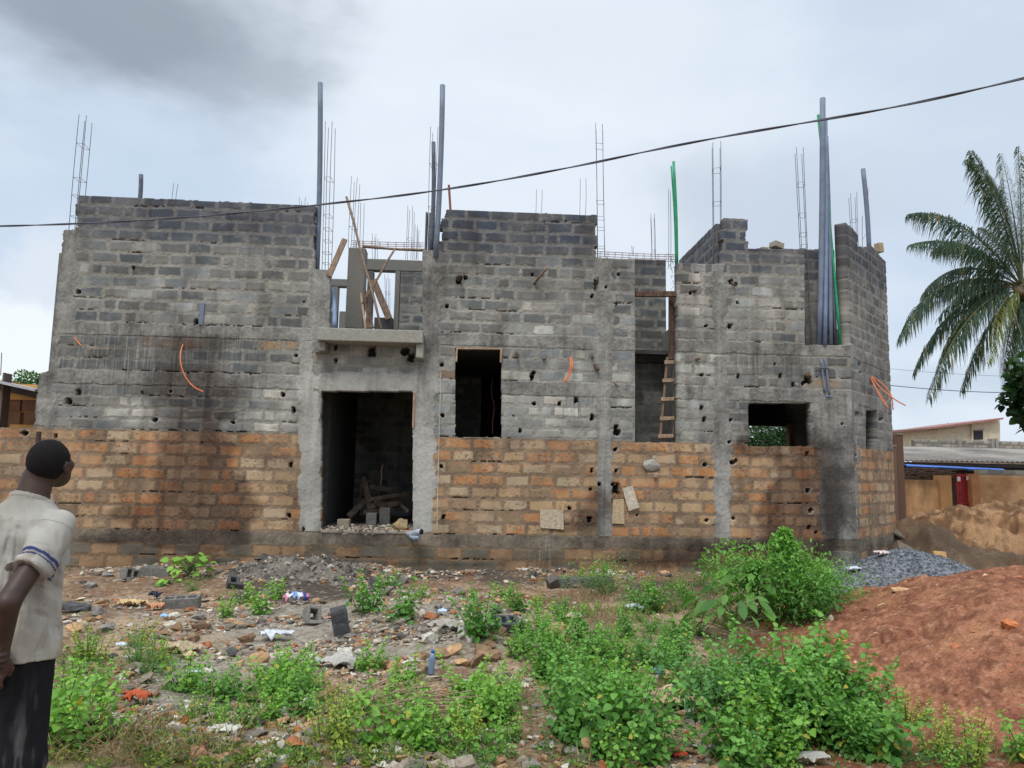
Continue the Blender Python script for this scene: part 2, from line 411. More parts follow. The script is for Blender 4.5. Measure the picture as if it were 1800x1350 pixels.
    mcol = np.where(low, s2l((122, 102, 80))*(.7+.7*mid[..., None]), mcol)
    smear = .55*ss(.60, .72, fbm(u*5, z*7, seed+33, 4) + (streak-.5)*.15) * np.where(lat, .8, .85)*(.6+.8*ss(.4,.65,big))
    bmk = bm_*(1-smear)
    # thin cement wash and old dirt over blocks and joints alike
    wash = ss(.46, .68, fbm(u*1.3, z*1.7, seed+35, 5))*.5
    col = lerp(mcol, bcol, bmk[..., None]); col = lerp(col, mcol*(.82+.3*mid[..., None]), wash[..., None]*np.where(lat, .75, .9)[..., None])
    # --- concrete and plaster
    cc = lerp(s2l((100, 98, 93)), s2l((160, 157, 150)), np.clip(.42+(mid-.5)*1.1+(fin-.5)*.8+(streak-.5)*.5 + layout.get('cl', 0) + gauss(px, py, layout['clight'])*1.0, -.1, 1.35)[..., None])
    pl = (strip & (zid >= 4))[..., None]
    cc = np.where(pl, cc*np.array([.74, .64, .54])*(.75+.5*big[..., None]), cc)
    cm_ = conc
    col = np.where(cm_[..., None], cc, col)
    # --- heights
    hb = np.where(lat, .003+R3*.006, .004+R3*.008)
    h = bmk*hb + (1-bmk)*(fbm(u*26, z*26, seed+50, 3)-.38)*.014 + (fin-.5)*(.005+.008*(1-bmk)) + (grain-.5)*.004
    h = h + bmk*(mid-.5)*.008
    h = np.where(cm_, np.where(strip, .004, .013) + (fbm(u*8, z*8, seed+51, 4)-.5)*.011 + (fin-.5)*.012 + (grain-.5)*.005, h)
    # open bed joints
    crack = (abs(zl-.006-(fbm(u*9, r*3.1, seed+62, 3)-.5)*.035) < .0085) & (fbm(u*1.5, r*5.3, seed+60, 2) > layout.get('crack', .60)+.13) & (fbm(u*14, z*5, seed+61, 3) > .46) & ~cm_
    h = np.where(crack, h-.045, h); col = np.where(crack[..., None], col*.55, col)
    # cement drips
    drip = ss(.60, .70, fbm(u*55, z*1.6, seed+70, 3)) * np.clip(gauss(px, py, layout['drip']), 0, 1)
    h = h + drip*.006; col = lerp(col, s2l((158, 156, 148)), (drip*.55)[..., None])
    dripd = ss(.58, .68, fbm(u*60, z*1.2, seed+75, 3)) * np.clip(gauss(px, py, layout['drip']), 0, 1)
    col = col*(1-.35*dripd[..., None])
    # wet and dirt stains
    wn = fbm(u*3, z*3, seed+80, 5)
    wet = np.clip(gauss(px, py, WET)*1.5 + (wn-.5)*.9 - .12, 0, 1)*ss(.05, .5, gauss(px, py, WET)+.05)
    wet = ss(.15, .6, wet)
    run = ss(.54, .70, fbm(u*5, z*.5, seed+83, 4))*.35
    dk = np.clip(wet*.60 + .9*run*np.where(lat, .5, .7), 0, .8)
    grime = ss(.5, .72, fbm(u*2.2, z*1.4, seed+85, 5))*.22
    col = col*(1-dk[..., None]*np.array([.88, .97, 1.0]))*(1-grime[..., None])
    # rising damp of the lowest metre
    foot = ss(zP1+.22, zP0-.15, z + (wn-.5)*.4)
    col = col*(1-foot[..., None]*np.array([.12, .14, .16]))
    # splashes of cement
    sp = np.clip(gauss(px, py, layout.get('splash', [])) + (fbm(u*18, z*18, seed+90, 4)-.5)*1.2, 0, 1); sp = ss(.5, .62, sp)
    col = lerp(col, s2l((186, 184, 174)), sp[..., None]*.8); h = h + sp*.012
    # holes
    hd = np.zeros(shp)
    jx = (fbm(u*30, z*30, seed+91, 3)-.5)
    for (x, y, rr) in layout['holes']:
        rr = rr*.78 if rr > 4 else rr*.85
        sel = (abs(px-x) < rr*2.5) & (abs(py-y) < rr*2.5)
        if not sel.any(): continue
        a_ = hash((x, y)) % 7/7.0
        ax_, ay_ = (px[sel]-x)*(.95+.4*a_), (py[sel]-y)*(1.15-.4*a_)
        d_ = np.where(a_ > .35, (abs(ax_)**5+abs(ay_)**5)**.2*1.08, np.hypot(ax_, ay_)) + jx[sel]*rr*1.0
        hd[sel] = np.maximum(hd[sel], ss(rr*1.05, rr*.7, d_))
        ring_ = ss(rr*1.9, rr*1.1, d_)*(1-ss(rr*1.1, rr*.9, d_))
        t_ = col[sel]; col[sel] = t_*(1-ring_[:, None]*.25*(a_ > .4)) + ring_[:, None]*(a_ < .3)*.08
    h = h - hd*.17; col = lerp(col, s2l((52, 48, 44)), hd[..., None])
    rough = .93 - wet*.28
    return h, np.clip(col, .012, .85), rough, part
def build_wall(O, U, width, z0, z1, keep, layout, names, parent, seed, d=.0125, thick=.20, warp=None):
    """O: start point (x,y); U: unit direction on plan; the outer face looks to the right hand side of U turned by -90 deg"""
    nu = int(width/d)+1; nz = int((z1-z0)/d)+1
    us = np.arange(nu)*d; zs = z0 + np.arange(nz)*d
    u, z = np.meshgrid(us, zs)                       # (nz, nu)
    U = np.array(U); nrm = np.array([U[1], -U[0]])   # outward
    x = O[0]+u*U[0]; y = O[1]+u*U[1]
    px, py = project(np.stack([x, y, z], -1))
    h, col, rough, part = wall_fields(u + layout.get('u0', 0), z, px, py, seed, layout)
    K = keep(px, py, u, z)
    cell = K[:-1, :-1] & K[1:, :-1] & K[:-1, 1:] & K[1:, 1:]
    cpart = part[:-1, :-1]
    V = np.stack([x+nrm[0]*h, y+nrm[1]*h, z], -1).reshape(-1, 3)
    C = col.reshape(-1, 3); Rg = rough.reshape(-1)
    idx = np.arange(nz*nu).reshape(nz, nu)
    Vb = np.stack([x-nrm[0]*thick, y-nrm[1]*thick, z], -1).reshape(-1, 3)
    objs = {}
    pad = np.pad(cell, 1)
    for p in np.unique(cpart[cell]):
        sel = cell & (cpart == p)
        i, j = np.nonzero(sel)
        f = np.stack([idx[i, j], idx[i, j+1], idx[i+1, j+1], idx[i+1, j]], 1)
        F = [f]; off = nz*nu; VV = [V]; 
        # reveals along every open edge
        e = []
        for (di, dj, a, b) in ((-1, 0, (0, 0), (0, 1)), (1, 0, (1, 1), (1, 0)), (0, -1, (1, 0), (0, 0)), (0, 1, (0, 1), (1, 1))):
            o_ = ~pad[i+1+di, j+1+dj]
            if o_.any():
                ii, jj = i[o_], j[o_]
                A = idx[ii+a[0], jj+a[1]]; B = idx[ii+b[0], jj+b[1]]
                e.append(np.stack([B, A, A+off, B+off], 1))
        if e: F += e
        # back face in runs
        bf = []
        for row in np.nonzero(sel.any(1))[0][::1]:
            s_ = np.flatnonzero(np.diff(np.concatenate([[0], sel[row].astype(int), [0]])))
            for a, b in zip(s_[::2], s_[1::2]): bf.append((idx[row, a]+off, idx[row+1, a]+off, idx[row+1, b]+off, idx[row, b]+off))
        F.append(np.array(bf))
        FF = np.concatenate(F)
        VV = np.concatenate([V, Vb]); CC = np.concatenate([C, C*.9]); RR = np.concatenate([Rg, Rg])
        used, inv = np.unique(FF, return_inverse=True)
        o = mesh_np(names[int(p)], rel(VV[used], parent), inv.reshape(FF.shape), M_WALL, parent, CC[used], RR[used])
        objs[int(p)] = o
    return objs

BLD = empty('unfinished_building', (0, 0, 0), 'two storey unfinished block building with laterite lower courses, open doorway and bare rebar on top', 'building')
# --- the long front
XL = float(at(-90, 850)[0]); XR = float(at(1503, 850)[0])
DOOR = (565, 688, 725, 932); WIN1 = (801, 613, 881, 768); SLOT = (1117, 400, 1190, 777); WIN2 = (1316, 709, 1424, 784)
def top_of(px, u):
    xs = [-200,96,97,112,113,132,133,553,554,580,581,741,742,772,773,780,781,1047,1048,1118,1119,1189,1190,1267,1268,1311,1312,1418,1419,1480,1481,1600]
    ys = [300,300,403,403,403,403,343,361,473,474,574,578,438,440,400,370,368,378,452,456,455,455,462,464,383,384,436,438,437,437,437,437]
    return np.interp(px, xs, ys)
def keepF(px, py, u, z):
    n1 = (fbm(u*12, z*12, 901, 3)-.5)*5; row = np.floor((z-zR1)/.204).astype(np.int64)
    n2 = (hsh(row, 1, 77)-.5)*8
    K = py > top_of(px + n2*((py < 440)) + n1*.4, u) + n1*.35
    K &= ~((px > 555) & (px < 582) & (py < 473)); 
    K &= ~((px > 581+n1*.3) & (px < 742+n1*.3) & (z > zR1-.02))
    le = np.interp(py, [340, 403, 404, 569, 570, 650, 655, 662, 745, 752], [133, 131, 112, 96, 95, 88, 74, 68, 61, 58])
    K &= (px > le + n1) | (z < zL1)
    for (x0, y0, x1, y1) in (DOOR, WIN1, WIN2):
        K &= ~((px > x0+n1*.25) & (px < x1+n1*.25) & (py > y0+n1*.3) & (py < y1+n1*.3))
    s_ = (px-SLOT[0])*0
    K &= ~((px > SLOT[0]+n1*.3) & (px < SLOT[2]+n1*.3) & (py < SLOT[3]+n1*.5) & (py > 300))
    K &= ~((px > 1415+n1*.4) & (px < 1600) & (py < 606+n1*.4) & (py > 300))
    return K
colsF = [dict(r=[(60,655,97,748),(86,570,104,660),(97,395,133,572)], n='column'),
 dict(r=[(545,470,583,600),(527,600,552,690),(526,690,566,935)], n='column'),
 dict(r=[(740,430,774,690),(722,688,764,935)], n='column'),
 dict(r=[(560,655,745,690)], n='lintel'),
 dict(r=[(1046,450,1076,700),(1050,700,1074,960)], n='column'),
 dict(r=[(1252,462,1276,606),(1255,628,1277,690),(1255,700,1284,960)], n='column'),
 dict(r=[(1426,700,1520,790),(1441,790,1520,940),(1448,930,1520,1010)], n='column')]
namesF = {0:'upper_block_wall', 1:'ground_floor_block_wall', 2:'laterite_block_wall', 3:'plinth', 4:'ring_beam', 5:'lintel_band', 20:'upper_block_wall', 21:'upper_block_wall', 22:'lintel_band', 23:'lintel_band'}
for i, c in enumerate(colsF): namesF[6+i] = c['n']
layF = dict(cols=colsF, holes=HOLES, crack=.56,
 clight=[(545,820,34,160,1.35),(742,840,34,150,1.1),(650,672,120,24,1.1),(1062,760,16,120,.3),(1268,880,16,60,.55),(1475,860,40,110,-.35),(100,480,30,90,.1),(1480,900,26,60,-.4)],
 lat_rows=[(118,592,548,614),(812,648,802,668),(516,618,534,640),(768,648,800,670),(1415,662,1475,690),(526,622,570,664)],
 red=[(620,950,110,14,.7),(280,790,40,14,.4),(740,975,20,30,.5),(690,960,60,26,.6)],
 drip=[(300,605,220,30,.8),(250,640,150,40,.8),(330,690,220,18,.7),(1330,640,110,18,1),(1000,710,80,30,.9),(660,620,90,20,.6),(900,620,150,14,.5),(1060,860,14,90,.6),(960,980,25,60,.8)],
 splash=[(1148,820,17,20,.62),(745,945,30,6,.5),(560,960,60,14,.25),(1395,676,10,6,.5),(640,937,90,5,.6)])
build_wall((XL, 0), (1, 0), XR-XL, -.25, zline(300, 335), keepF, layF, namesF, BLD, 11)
# --- chamfered corner
CL = 2.58; ca = rad(46); UC = (math.cos(ca), math.sin(ca))
XE, YE = XR+CL*UC[0], CL*UC[1]
def keepC(px, py, u, z):
    n1 = (fbm(u*12, z*12, 905, 3)-.5)*4
    t = np.interp(px, [1440,1484,1485,1500,1507,1508,1511,1512,1530,1531,1536,1548,1560], [389,389,390,402,412,438,438,432,445,432,436,452,462])
    K = py > t + n1*.4
    K &= ~((px > 1522+n1*.2) & (px < 1541+n1*.2) & (py > 722+n1*.3) & (py < 789+n1*.3))
    return K
layC = dict(cols=[dict(r=[(1440,690,1507,1100)], n='column'), dict(r=[(1440,604,1500,640)], n='ring_beam')], holes=[(1505,727,5),(1548,737,4),(1503,800,3),(1510,640,3),(1512,655,3)],
 crack=.62, clight=[], drip=[(1500,670,60,30,.6)], light=-.05, u0=40)
nC = {0:'upper_block_wall', 1:'ground_floor_block_wall', 2:'laterite_block_wall', 3:'plinth', 4:'ring_beam', 5:'lintel_band', 6:'column', 7:'ring_beam', 20:'upper_block_wall', 21:'upper_block_wall', 22:'lintel_band', 23:'lintel_band'}
build_wall((XR-.012, 0.0), UC, CL, -.25, zline(1484, 380), keepC, layC, nC, BLD, 57)
# --- hidden and inner structure
IC = attr_mat('inner_concrete', 14, .6, 1.25, bump=.5, bscale=60, bdist=.01)
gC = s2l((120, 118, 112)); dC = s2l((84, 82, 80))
def ibox(name, a, b, c=gC, mat=None, bv=0):
    o = MB().box(a, b, c).build(name, mat or IC, BLD)
    if bv: bevel(o, bv)
    return o
X = lambda px, Y=0.0, py=700: float(at(px, py, Y)[0])
Zf = lambda px, py, Y=0.0: float(at(px, py, Y)[2])
xl = X(66); 
ibox('ground_floor_slab', (xl+.05, .205, zFLOOR-.2), (XR-.1, 9.0, zFLOOR), s2l((120, 112, 104)))
xs0, xs1 = X(1117), X(1190)
ibox('first_floor_slab', (xl+.05, .205, zR0+.03), (xs0-.05, 6.4, zR1-.01))
ibox('first_floor_slab', (xs1+.05, .205, zR0+.03), (XR-.3, 2.2, zR1-.01))
ibox('first_floor_slab', (XR-.28, .35, zR0+.03), (XR-.05, 1.34, zR1-.013))
ibox('side_wall', (xl+.02, .21, -.2), (xl+.22, 9, zR1+.204*6))
ibox('side_wall', (XE-.22, YE+.02, -.2), (XE-.02, 6.4, zR1+.204*5))
# rear wall with a view hole behind the small right hand window
hb0, hb1 = X(1290, 9, 760), X(1352, 9, 760)
hb1 = X(1421, 9, 760)
ibox('rear_wall', (xl+.02, 9, -.2), (hb0, 9.2, zR1+.1))
ibox('rear_wall', (hb0, 9, -.2), (hb1+.3, 9.2, 1.2))
# partitions seen through the door
pxw = X(607, 1.5, 800)
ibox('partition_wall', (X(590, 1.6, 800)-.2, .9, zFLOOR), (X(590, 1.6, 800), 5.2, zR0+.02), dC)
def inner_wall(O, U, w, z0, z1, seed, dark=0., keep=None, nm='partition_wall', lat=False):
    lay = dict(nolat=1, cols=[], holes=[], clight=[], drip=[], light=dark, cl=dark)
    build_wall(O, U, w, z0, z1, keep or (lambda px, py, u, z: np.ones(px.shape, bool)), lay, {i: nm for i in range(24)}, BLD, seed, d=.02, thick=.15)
def inner_wall1(*a, **k):
    before = set(BLD.children); inner_wall(*a, **k)
    new = [o for o in BLD.children if o not in before]
    if len(new) > 1:
        bm = bmesh.new()
        for o in new: bm.from_mesh(o.data)
        me = new[0].data; mat = me.materials[0]
        bm.to_mesh(me); bm.free()
        for o in new[1:]: bpy.data.objects.remove(o)
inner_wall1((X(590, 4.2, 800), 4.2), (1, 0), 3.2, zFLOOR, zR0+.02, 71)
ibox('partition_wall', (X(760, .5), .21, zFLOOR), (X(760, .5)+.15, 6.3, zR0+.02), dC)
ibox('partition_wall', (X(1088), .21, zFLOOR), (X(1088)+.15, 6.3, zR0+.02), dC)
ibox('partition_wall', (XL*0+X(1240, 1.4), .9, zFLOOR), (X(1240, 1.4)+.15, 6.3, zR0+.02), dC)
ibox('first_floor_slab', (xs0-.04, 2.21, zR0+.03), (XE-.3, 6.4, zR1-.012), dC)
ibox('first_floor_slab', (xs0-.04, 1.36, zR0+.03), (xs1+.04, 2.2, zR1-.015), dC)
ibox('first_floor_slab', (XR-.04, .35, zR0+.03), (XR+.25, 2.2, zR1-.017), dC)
ibox('stair_wall', (xs0-.2, .21, zFLOOR), (xs0-.05, 1.09, zR0+.02), dC)  # unseen wall, added to keep the slot's sky light off the window room
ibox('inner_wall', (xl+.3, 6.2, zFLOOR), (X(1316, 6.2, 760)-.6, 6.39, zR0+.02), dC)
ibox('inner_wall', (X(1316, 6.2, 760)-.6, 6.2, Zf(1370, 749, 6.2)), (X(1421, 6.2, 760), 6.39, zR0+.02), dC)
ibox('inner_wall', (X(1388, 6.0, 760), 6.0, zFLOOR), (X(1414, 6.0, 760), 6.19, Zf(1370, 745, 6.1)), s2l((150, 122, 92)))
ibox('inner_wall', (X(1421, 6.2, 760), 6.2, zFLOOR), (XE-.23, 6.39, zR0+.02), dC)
# stair slot: wall set back behind the opening
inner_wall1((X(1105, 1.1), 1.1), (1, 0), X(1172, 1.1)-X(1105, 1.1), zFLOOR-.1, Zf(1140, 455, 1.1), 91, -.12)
ibox('stair_landing', (xs0-.04, .62, Zf(1140, 622, .62)), (xs1+.015, .955, Zf(1140, 622, .62)+.07), dC)
ibox('stair_beam', (xs0-.3, .96, zR0-.05), (xs1+.1, 1.08, zR0+.05), dC)
ibox('stair_wall', (xs1+.02, .21, zFLOOR), (xs1+.17, 2.6, zR1+.3), gC)
# recess behind the pipes
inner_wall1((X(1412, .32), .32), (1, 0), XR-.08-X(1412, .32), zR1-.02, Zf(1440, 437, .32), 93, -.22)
# raking wall that runs back from the second right column
def keepR(px, py, u, z): return np.ones(px.shape, bool)
ps = at(1263, 388, 0.05)
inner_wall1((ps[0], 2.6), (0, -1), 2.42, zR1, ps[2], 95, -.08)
# upper storey pieces inside the balcony gap
def upbox(name, x0, y0, x1, y1, Y, t=.2, c=gC, bv=.012):
    a = at(x0, y1, Y); b = at(x1, y0, Y)
    a2 = at((x0+x1)/2, y1, Y)[2]; b2 = at((x0+x1)/2, y0, Y)[2]
    return ibox(name, (a[0], Y, a2), (b[0], Y+t, b2), c, M_CONC, bv)
Yb = 2.4
upbox('inner_column', 606, 435, 643, 577, .9, .32, s2l((128, 124, 116)))
upbox('inner_beam', 642, 456, 746, 476, Yb, .2)
upbox('inner_column', 642, 476, 657, 580, Yb, .2, s2l((96, 92, 90)))
upbox('inner_column', 691, 476, 704, 580, Yb, .2)
upbox('inner_beam', 657, 558, 691, 580, Yb, .2, s2l((84, 82, 82)))
inner_wall1((X(704, Yb, 500), Yb), (1, 0), .62, zR1-.05, Zf(720, 477, Yb), 97, -.1)
upbox('inner_beam', 578, 490, 612, 503, 3.4, .2)
upbox('inner_column', 582, 503, 595, 580, 3.4, .2)
upbox('inner_beam', 595, 547, 612, 580, 3.4, .2)
upbox('inner_column', 746, 372, 752, 440, 1.5, .2, s2l((92, 94, 100)))
upbox('inner_column', 752, 373, 760, 440, 1.4, .2, s2l((104, 104, 106)))
# canopy slab over the door
def canopy():
    Yc = -.42
    a = at(557, 601, Yc); b = at(744, 577, Yc); e = at(744, 603, Yc)
    zt = (Zf(600, 576, Yc)+Zf(700, 580, Yc))/2; zb_ = (Zf(600, 599, Yc)+Zf(700, 602, Yc))/2
    u, w_ = a[0], b[0]
    n = 120; k = 12
    mb = MB(); 
    mb.box((u, Yc, zb_), (w_, .0, zt), s2l((150, 146, 136)))
    o = mb.build('canopy_slab', M_CONC, BLD); bevel(o, .014, 2)
    mb = MB().box((u+.0, Yc+.1, zb_-.16), (u+.12, .0, zb_-.002), s2l((132, 128, 120))); bevel(mb.build('canopy_bracket', M_CONC, BLD), .01)
    mb = MB().box((w_-.11, Yc+.06, zb_-.24), (w_+.01, .0, zb_-.002), s2l((150, 146, 136))); bevel(mb.build('canopy_bracket', M_CONC, BLD), .01)
canopy()
# window and door woodwork strips
def strip(name, x0, y0, x1, y1, w=.035, Y=-.03, m_=None):
    o = MB().bar(at(x0, y0, Y), at(x1, y1, Y), w, .03).build(name, m_ or M_WOODP, BLD); return o
strip('window_board', 803, 613, 802, 636); strip('window_board', 881, 614, 880, 637); strip('window_board', 802, 612, 882, 613, .022)
strip('door_board', 728, 690, 726, 753)
strip('window_board', 1428, 712, 1427, 784, .03, .05, M_WOODD)
# door threshold: rough sill
mb = MB(); 
random.seed(5)
mb.box((X(564, -.0, 930), -.022, zFLOOR-.07), (X(726, 0, 930), .2, zFLOOR-.012), s2l((150, 140, 128)))
bevel(mb.build('door_sill', M_CONC, BLD), .02, 2)

# ---------------------------------------------------------------- rebar cages (cast into the columns: parts of the building)
def cage(b0, b1, t0, t1, Y, ties, dep=.13, four=True, r=.0055, m_=None, name='rebar_cage'):
    """b0/b1, t0/t1: bottom and top points of the left and right bars"""
    mb = MB()
    L_ = [at(*b0, Y), at(*t0, Y)]; R_ = [at(*b1, Y), at(*t1, Y)]
    off = np.array([0.03, dep, 0])
    rods = [L_, R_] + ([[L_[0]+off, L_[1]+off*1.1-np.array([0, 0, .05])], [R_[0]+off, R_[1]+off*1.1-np.array([0, 0, .07])]] if four else [])
    for a, b in rods:
        k = 6; bend = np.array([random.uniform(-.012, .012), 0, 0])
        mb.tube([a+(b-a)*i/k + bend*math.sin(pi*i/k) for i in range(k+1)], r, 6)
    for t in ties:
        c = [a+(b-a)*t for a, b in rods]
        if four: c = [c[0], c[1], c[3], c[2], c[0]]
        for a, b in zip(c[:-1], c[1:]): mb.tube([a, b], .0035, 5)
    return mb.build(name, m_ or M_STEEL, BLD, True)
random.seed(3)
cage((121,404),(134,404),(139,201),(152,203),.05,[.12,.3,.45,.75])
cage((566,475),(577,475),(572,213),(584,213),.08,[.05,.12,.2,.28,.37,.62])
cage((752,440),(763,440),(757,223),(770,223),.10,[.1,.2,.35,.7])
cage((1050,452),(1063,452),(1047,217),(1059,218),.08,[.08,.22,.3,.42,.85])
cage((1255,462),(1267,462),(1253,250),(1267,248),.08,[.03,.15,.5,.78])
cage((1417,606),(1428,606),(1400,259),(1412,259),.10,[.05,.1,.15,.2,.26,.31,.37,.43,.5,.56,.66,.82])
cage((612,436),(622,436),(618,310),(628,312),1.3,[.3],r=.005)
cage((632,436),(637,436),(634,356),(640,357),2.6,[],four=False)
cage((713,456),(722,456),(717,361),(725,362),3.2,[.2,.4])
cage((728,456),(732,456),(730,395),(734,396),4.5,[])
cage((655,456),(660,456),(655,410),(661,411),5.5,[.5])
cage((302,350),(309,350),(305,322),(313,323),4.0,[],four=False)
cage((526,362),(536,362),(526,346),(537,347),5.0,[])
cage((942,376),(951,376),(943,333),(953,333),4.0,[],four=False)
cage((1019,380),(1029,380),(1020,313),(1030,313),4.0,[],four=False)
cage((1146,455),(1152,455),(1144,376),(1150,375),4.0,[.2],four=True)
cage((1175,470),(1179,470),(1175,332),(1178,336),2.0,[],four=False)
cage((1111,450),(1113,450),(1110,432),(1113,433),5.0,[],four=False)
cage((1499,432),(1509,432),(1495,340),(1506,337),1.9,[.2,.5],r=.005)
cage((1516,438),(1528,438),(1516,380),(1526,330),2.6,[.3],four=False)
cage((539,1000),(541,1000),(539,1001),(541,1001),5,[],four=False) if False else None
cage((678,560),(682,560),(676,482),(682,482),6.0,[.3,.6])
# horizontal rebar beams tied but not yet cast
def hcage(p, q, Y, h, n, m_):
    mb = MB(); a = at(*p, Y); b = at(*q, Y)
    for dy in (0, .14):
        for dz in (0, h): mb.tube([a+(0, dy, dz), (a+b)/2+(0, dy, dz-.01), b+(0, dy, dz)], .0055, 6)
    for i in range(n):
        c = a+(b-a)*(i+.5)/n
        mb.tube([c, c+(0, 0, h), c+(0, .14, h), c+(0, .14, 0), c], .0035, 5)
    mb.build('rebar_beam', m_, BLD, True)
hcage((617,430),(745,434),1.6,.08,9,M_RUST)
hcage((1050,450),(1190,456),.9,.09,11,M_RUST)
mb = MB()
for i in range(16):
    a = at(1176+random.uniform(-3, 12), 455+i*5, .7); b = a + np.array([random.uniform(-.12, .2), random.uniform(-.1, .2), random.uniform(-.1, .16)])
    mb.tube([a, (a+b)/2+(0, 0, .03), b], .0035, 5)
mb.build('rebar_tangle', M_STEEL, BLD, True)
# orange conduits sticking out of the wall
def conduit(pts, r=.011, m_=M_ORANGE, name='conduit'):
    P = [at(x, y, Y) for x, y, Y in pts]
    # smooth with catmull-rom
    Q = []; P = np.array(P); E = np.vstack([2*P[0]-P[1], P, 2*P[-1]-P[-2]])
    for i in range(1, len(E)-2):
        for t in np.linspace(0, 1, 7)[:-1]:
            a, b, c, d = E[i-1], E[i], E[i+1], E[i+2]
            Q.append(.5*((2*b)+(-a+c)*t+(2*a-5*b+4*c-d)*t*t+(-a+3*b-3*c+d)*t**3))
    Q.append(P[-1])
    return MB().tube(Q, r, 8).build(name, m_, BLD, True)
conduit([(324,600,.05),(318,618,-.08),(318,640,-.16),(327,664,-.2),(341,680,-.22),(358,689,-.24)])
conduit([(129,590,.03),(135,599,-.04),(143,608,-.1)])
conduit([(1001,624,.03),(1003,640,-.08),(999,658,-.1),(992,673,-.1)])
conduit([(1003,626,.03),(1006,642,-.1),(1001,660,-.12),(995,672,-.12)])
conduit([(1526,655,1.0),(1537,678,.7),(1550,702,.5),(1562,718,.4)])
conduit([(1528,657,1.0),(1546,680,.7),(1570,700,.5),(1592,713,.4)])
conduit([(1530,660,1.0),(1552,676,.7),(1566,694,.6),(1570,720,.55)])
conduit([(1528,656,1.0),(1540,682,.8),(1553,700,.6),(1558,712,.5)], .007)
M_DULL = plain('dull_red_plastic', (92, 44, 34), .6)
# inside the doorway a thin orange conduit
conduit([(612,755,3.0),(628,770,3.0),(645,785,3.0),(655,795,2.9)], .012, M_DULL)
conduit([(866,765,.6),(866,740,.6),(869,715,.6),(864,690,.6),(866,665,.6)], .008, M_DULL)
# cast-in drain pipes on the right corner
conduit([(1443,632,-.02),(1450,690,-.03)], .022, M_PVC, 'drain_pipe'); conduit([(1451,632,-.02),(1458,695,-.03)], .022, M_PVC, 'drain_pipe')
conduit([(1434,646,-.04),(1458,648,-.04)], .012, M_STEEL, 'pipe_clamp')
conduit([(1452,696,-.04),(1462,697,-.04)], .014, M_PVCL, 'pipe_clamp')
# galvanised bracket low in the left upper wall
mb = MB(); mb.box((X(341), -.03, Zf(345, 571)), (X(349), .02, Zf(345, 533)), s2l((120, 130, 142)))
mb.build('socket_channel', M_PVC, BLD)
# wooden stubs left in the putlog holes
def stub(x0, y0, x1, y1, r=.02, d=.22, m_=M_WOOD):
    a = at(x0, y0, .05); b = at(x1, y1, -d)
    MB().tube([a, (a+b)/2+(0, 0, .005), b], [r, r*1.1, r*.8], 7).build('wood_stub', m_, BLD, True)
stub(936,502,962,471,.022,.45); stub(806,494,808,484,.03,.2,M_WOODD); stub(1043,515,1052,486,.015,.2,M_WOODD); stub(1218,513,1224,510,.03,.15,M_WOODD)
stub(1222,633,1231,629,.028,.2); stub(1284,496,1292,501,.02,.1,M_WOODD)
stub(908,618,909,628,.03,.1,M_WOODD); stub(957,622,956,632,.03,.1,M_STEEL); stub(1045,640,1051,650,.035,.12,M_WOODD); stub(1040,622,1041,630,.022,.1,M_WOODD)
stub(1078,668,1086,678,.02,.1)
stub(1418,656,1420,662,.05,.05,M_WOODD)
# projecting ledge stone left of the canopy, white plumb line
MB().box((X(551), -.1, Zf(560, 621)), (X(568), .0, Zf(560, 613)), s2l((120, 114, 108))).build('ledge_stone', M_CONC, BLD)
M_STRING = plain('white_string', (225, 225, 220), .8, bump=0)
s_ = MB().tube([at(775, 655, -.05), at(771, 800, -.055), at(768, 930, -.05)], .0045, 5).build('plumb_line', M_STRING)
tag(s_, 'thin white plumb string hanging down the wall right of the doorway', 'string')
tick('p2')
# ================================================================ ground
def hull(n, rng, sc=(1, 1, 1), sub=0, seed=0):
    bm = bmesh.new()
    for i in range(n):
        v = rng.normal(size=3); v /= np.linalg.norm(v); v *= rng.uniform(.75, 1.05)
        bm.verts.new((v[0]*sc[0], v[1]*sc[1], v[2]*sc[2]))
    r = bmesh.ops.convex_hull(bm, input=bm.verts)
    bmesh.ops.delete(bm, geom=[g for g in r['geom_interior'] if isinstance(g, bmesh.types.BMVert)], context='VERTS')
    bmesh.ops.triangulate(bm, faces=bm.faces)
    bm.verts.ensure_lookup_table(); bm.verts.index_update()
    V = np.array([v.co[:] for v in bm.verts]); F = np.array([[v.index for v in f.verts] for f in bm.faces]); bm.free()
    return V, F
RED_C = (7.3, -5.6)
def base_h(x, y):
    """height of the trodden earth"""
    h = (fbm(x*.35+3, y*.35, 401, 3)-.5)*.16 + (fbm(x*1.6, y*1.6, 402, 4)-.5)*.09 + (fbm(x*7, y*7, 403, 4, .6)-.5)*.045
    rough = ss(-9.5, -7, y)*(1-ss(-.6, .1, y))
    h = h + rough*(fbm(x*18, y*18, 404, 3)-.45)*.03
    # rubble swell in the middle and earth banked below the doorway
    h = h + .16*np.exp(-(((x+.3)/1.9)**2+((y+4.6)/1.3)**2)) + .22*np.exp(-(((x+2.3)/1.4)**2+((y+.8)/.75)**2))
    h = h + .10*np.exp(-(((x-1.2)/1.3)**2+((y+.3)/.5)**2)) + .08*ss(4.8, 6.8, x)*ss(-2.6, -.6, y)
    return h*ss(30, 14, abs(y)) - .02
def axis(segs):
    o = [segs[0][0]]
    for a, b, d in segs:
        n = max(1, int(round((b-a)/d))); o += list(a+(b-a)*np.arange(1, n+1)/n)
    return np.array(o)
gx = axis([(-300, -30, 30), (-30, -10, 1.0), (-10, 12, .032), (12, 40, .8), (40, 300, 30)])
gy = axis([(-60, -13, 4), (-13, -9.8, .2), (-9.8, .6, .028), (.6, 6, .12), (6, 40, 1.2), (40, 600, 40)])
GX, GY = np.meshgrid(gx, gy)
GH = base_h(GX, GY)
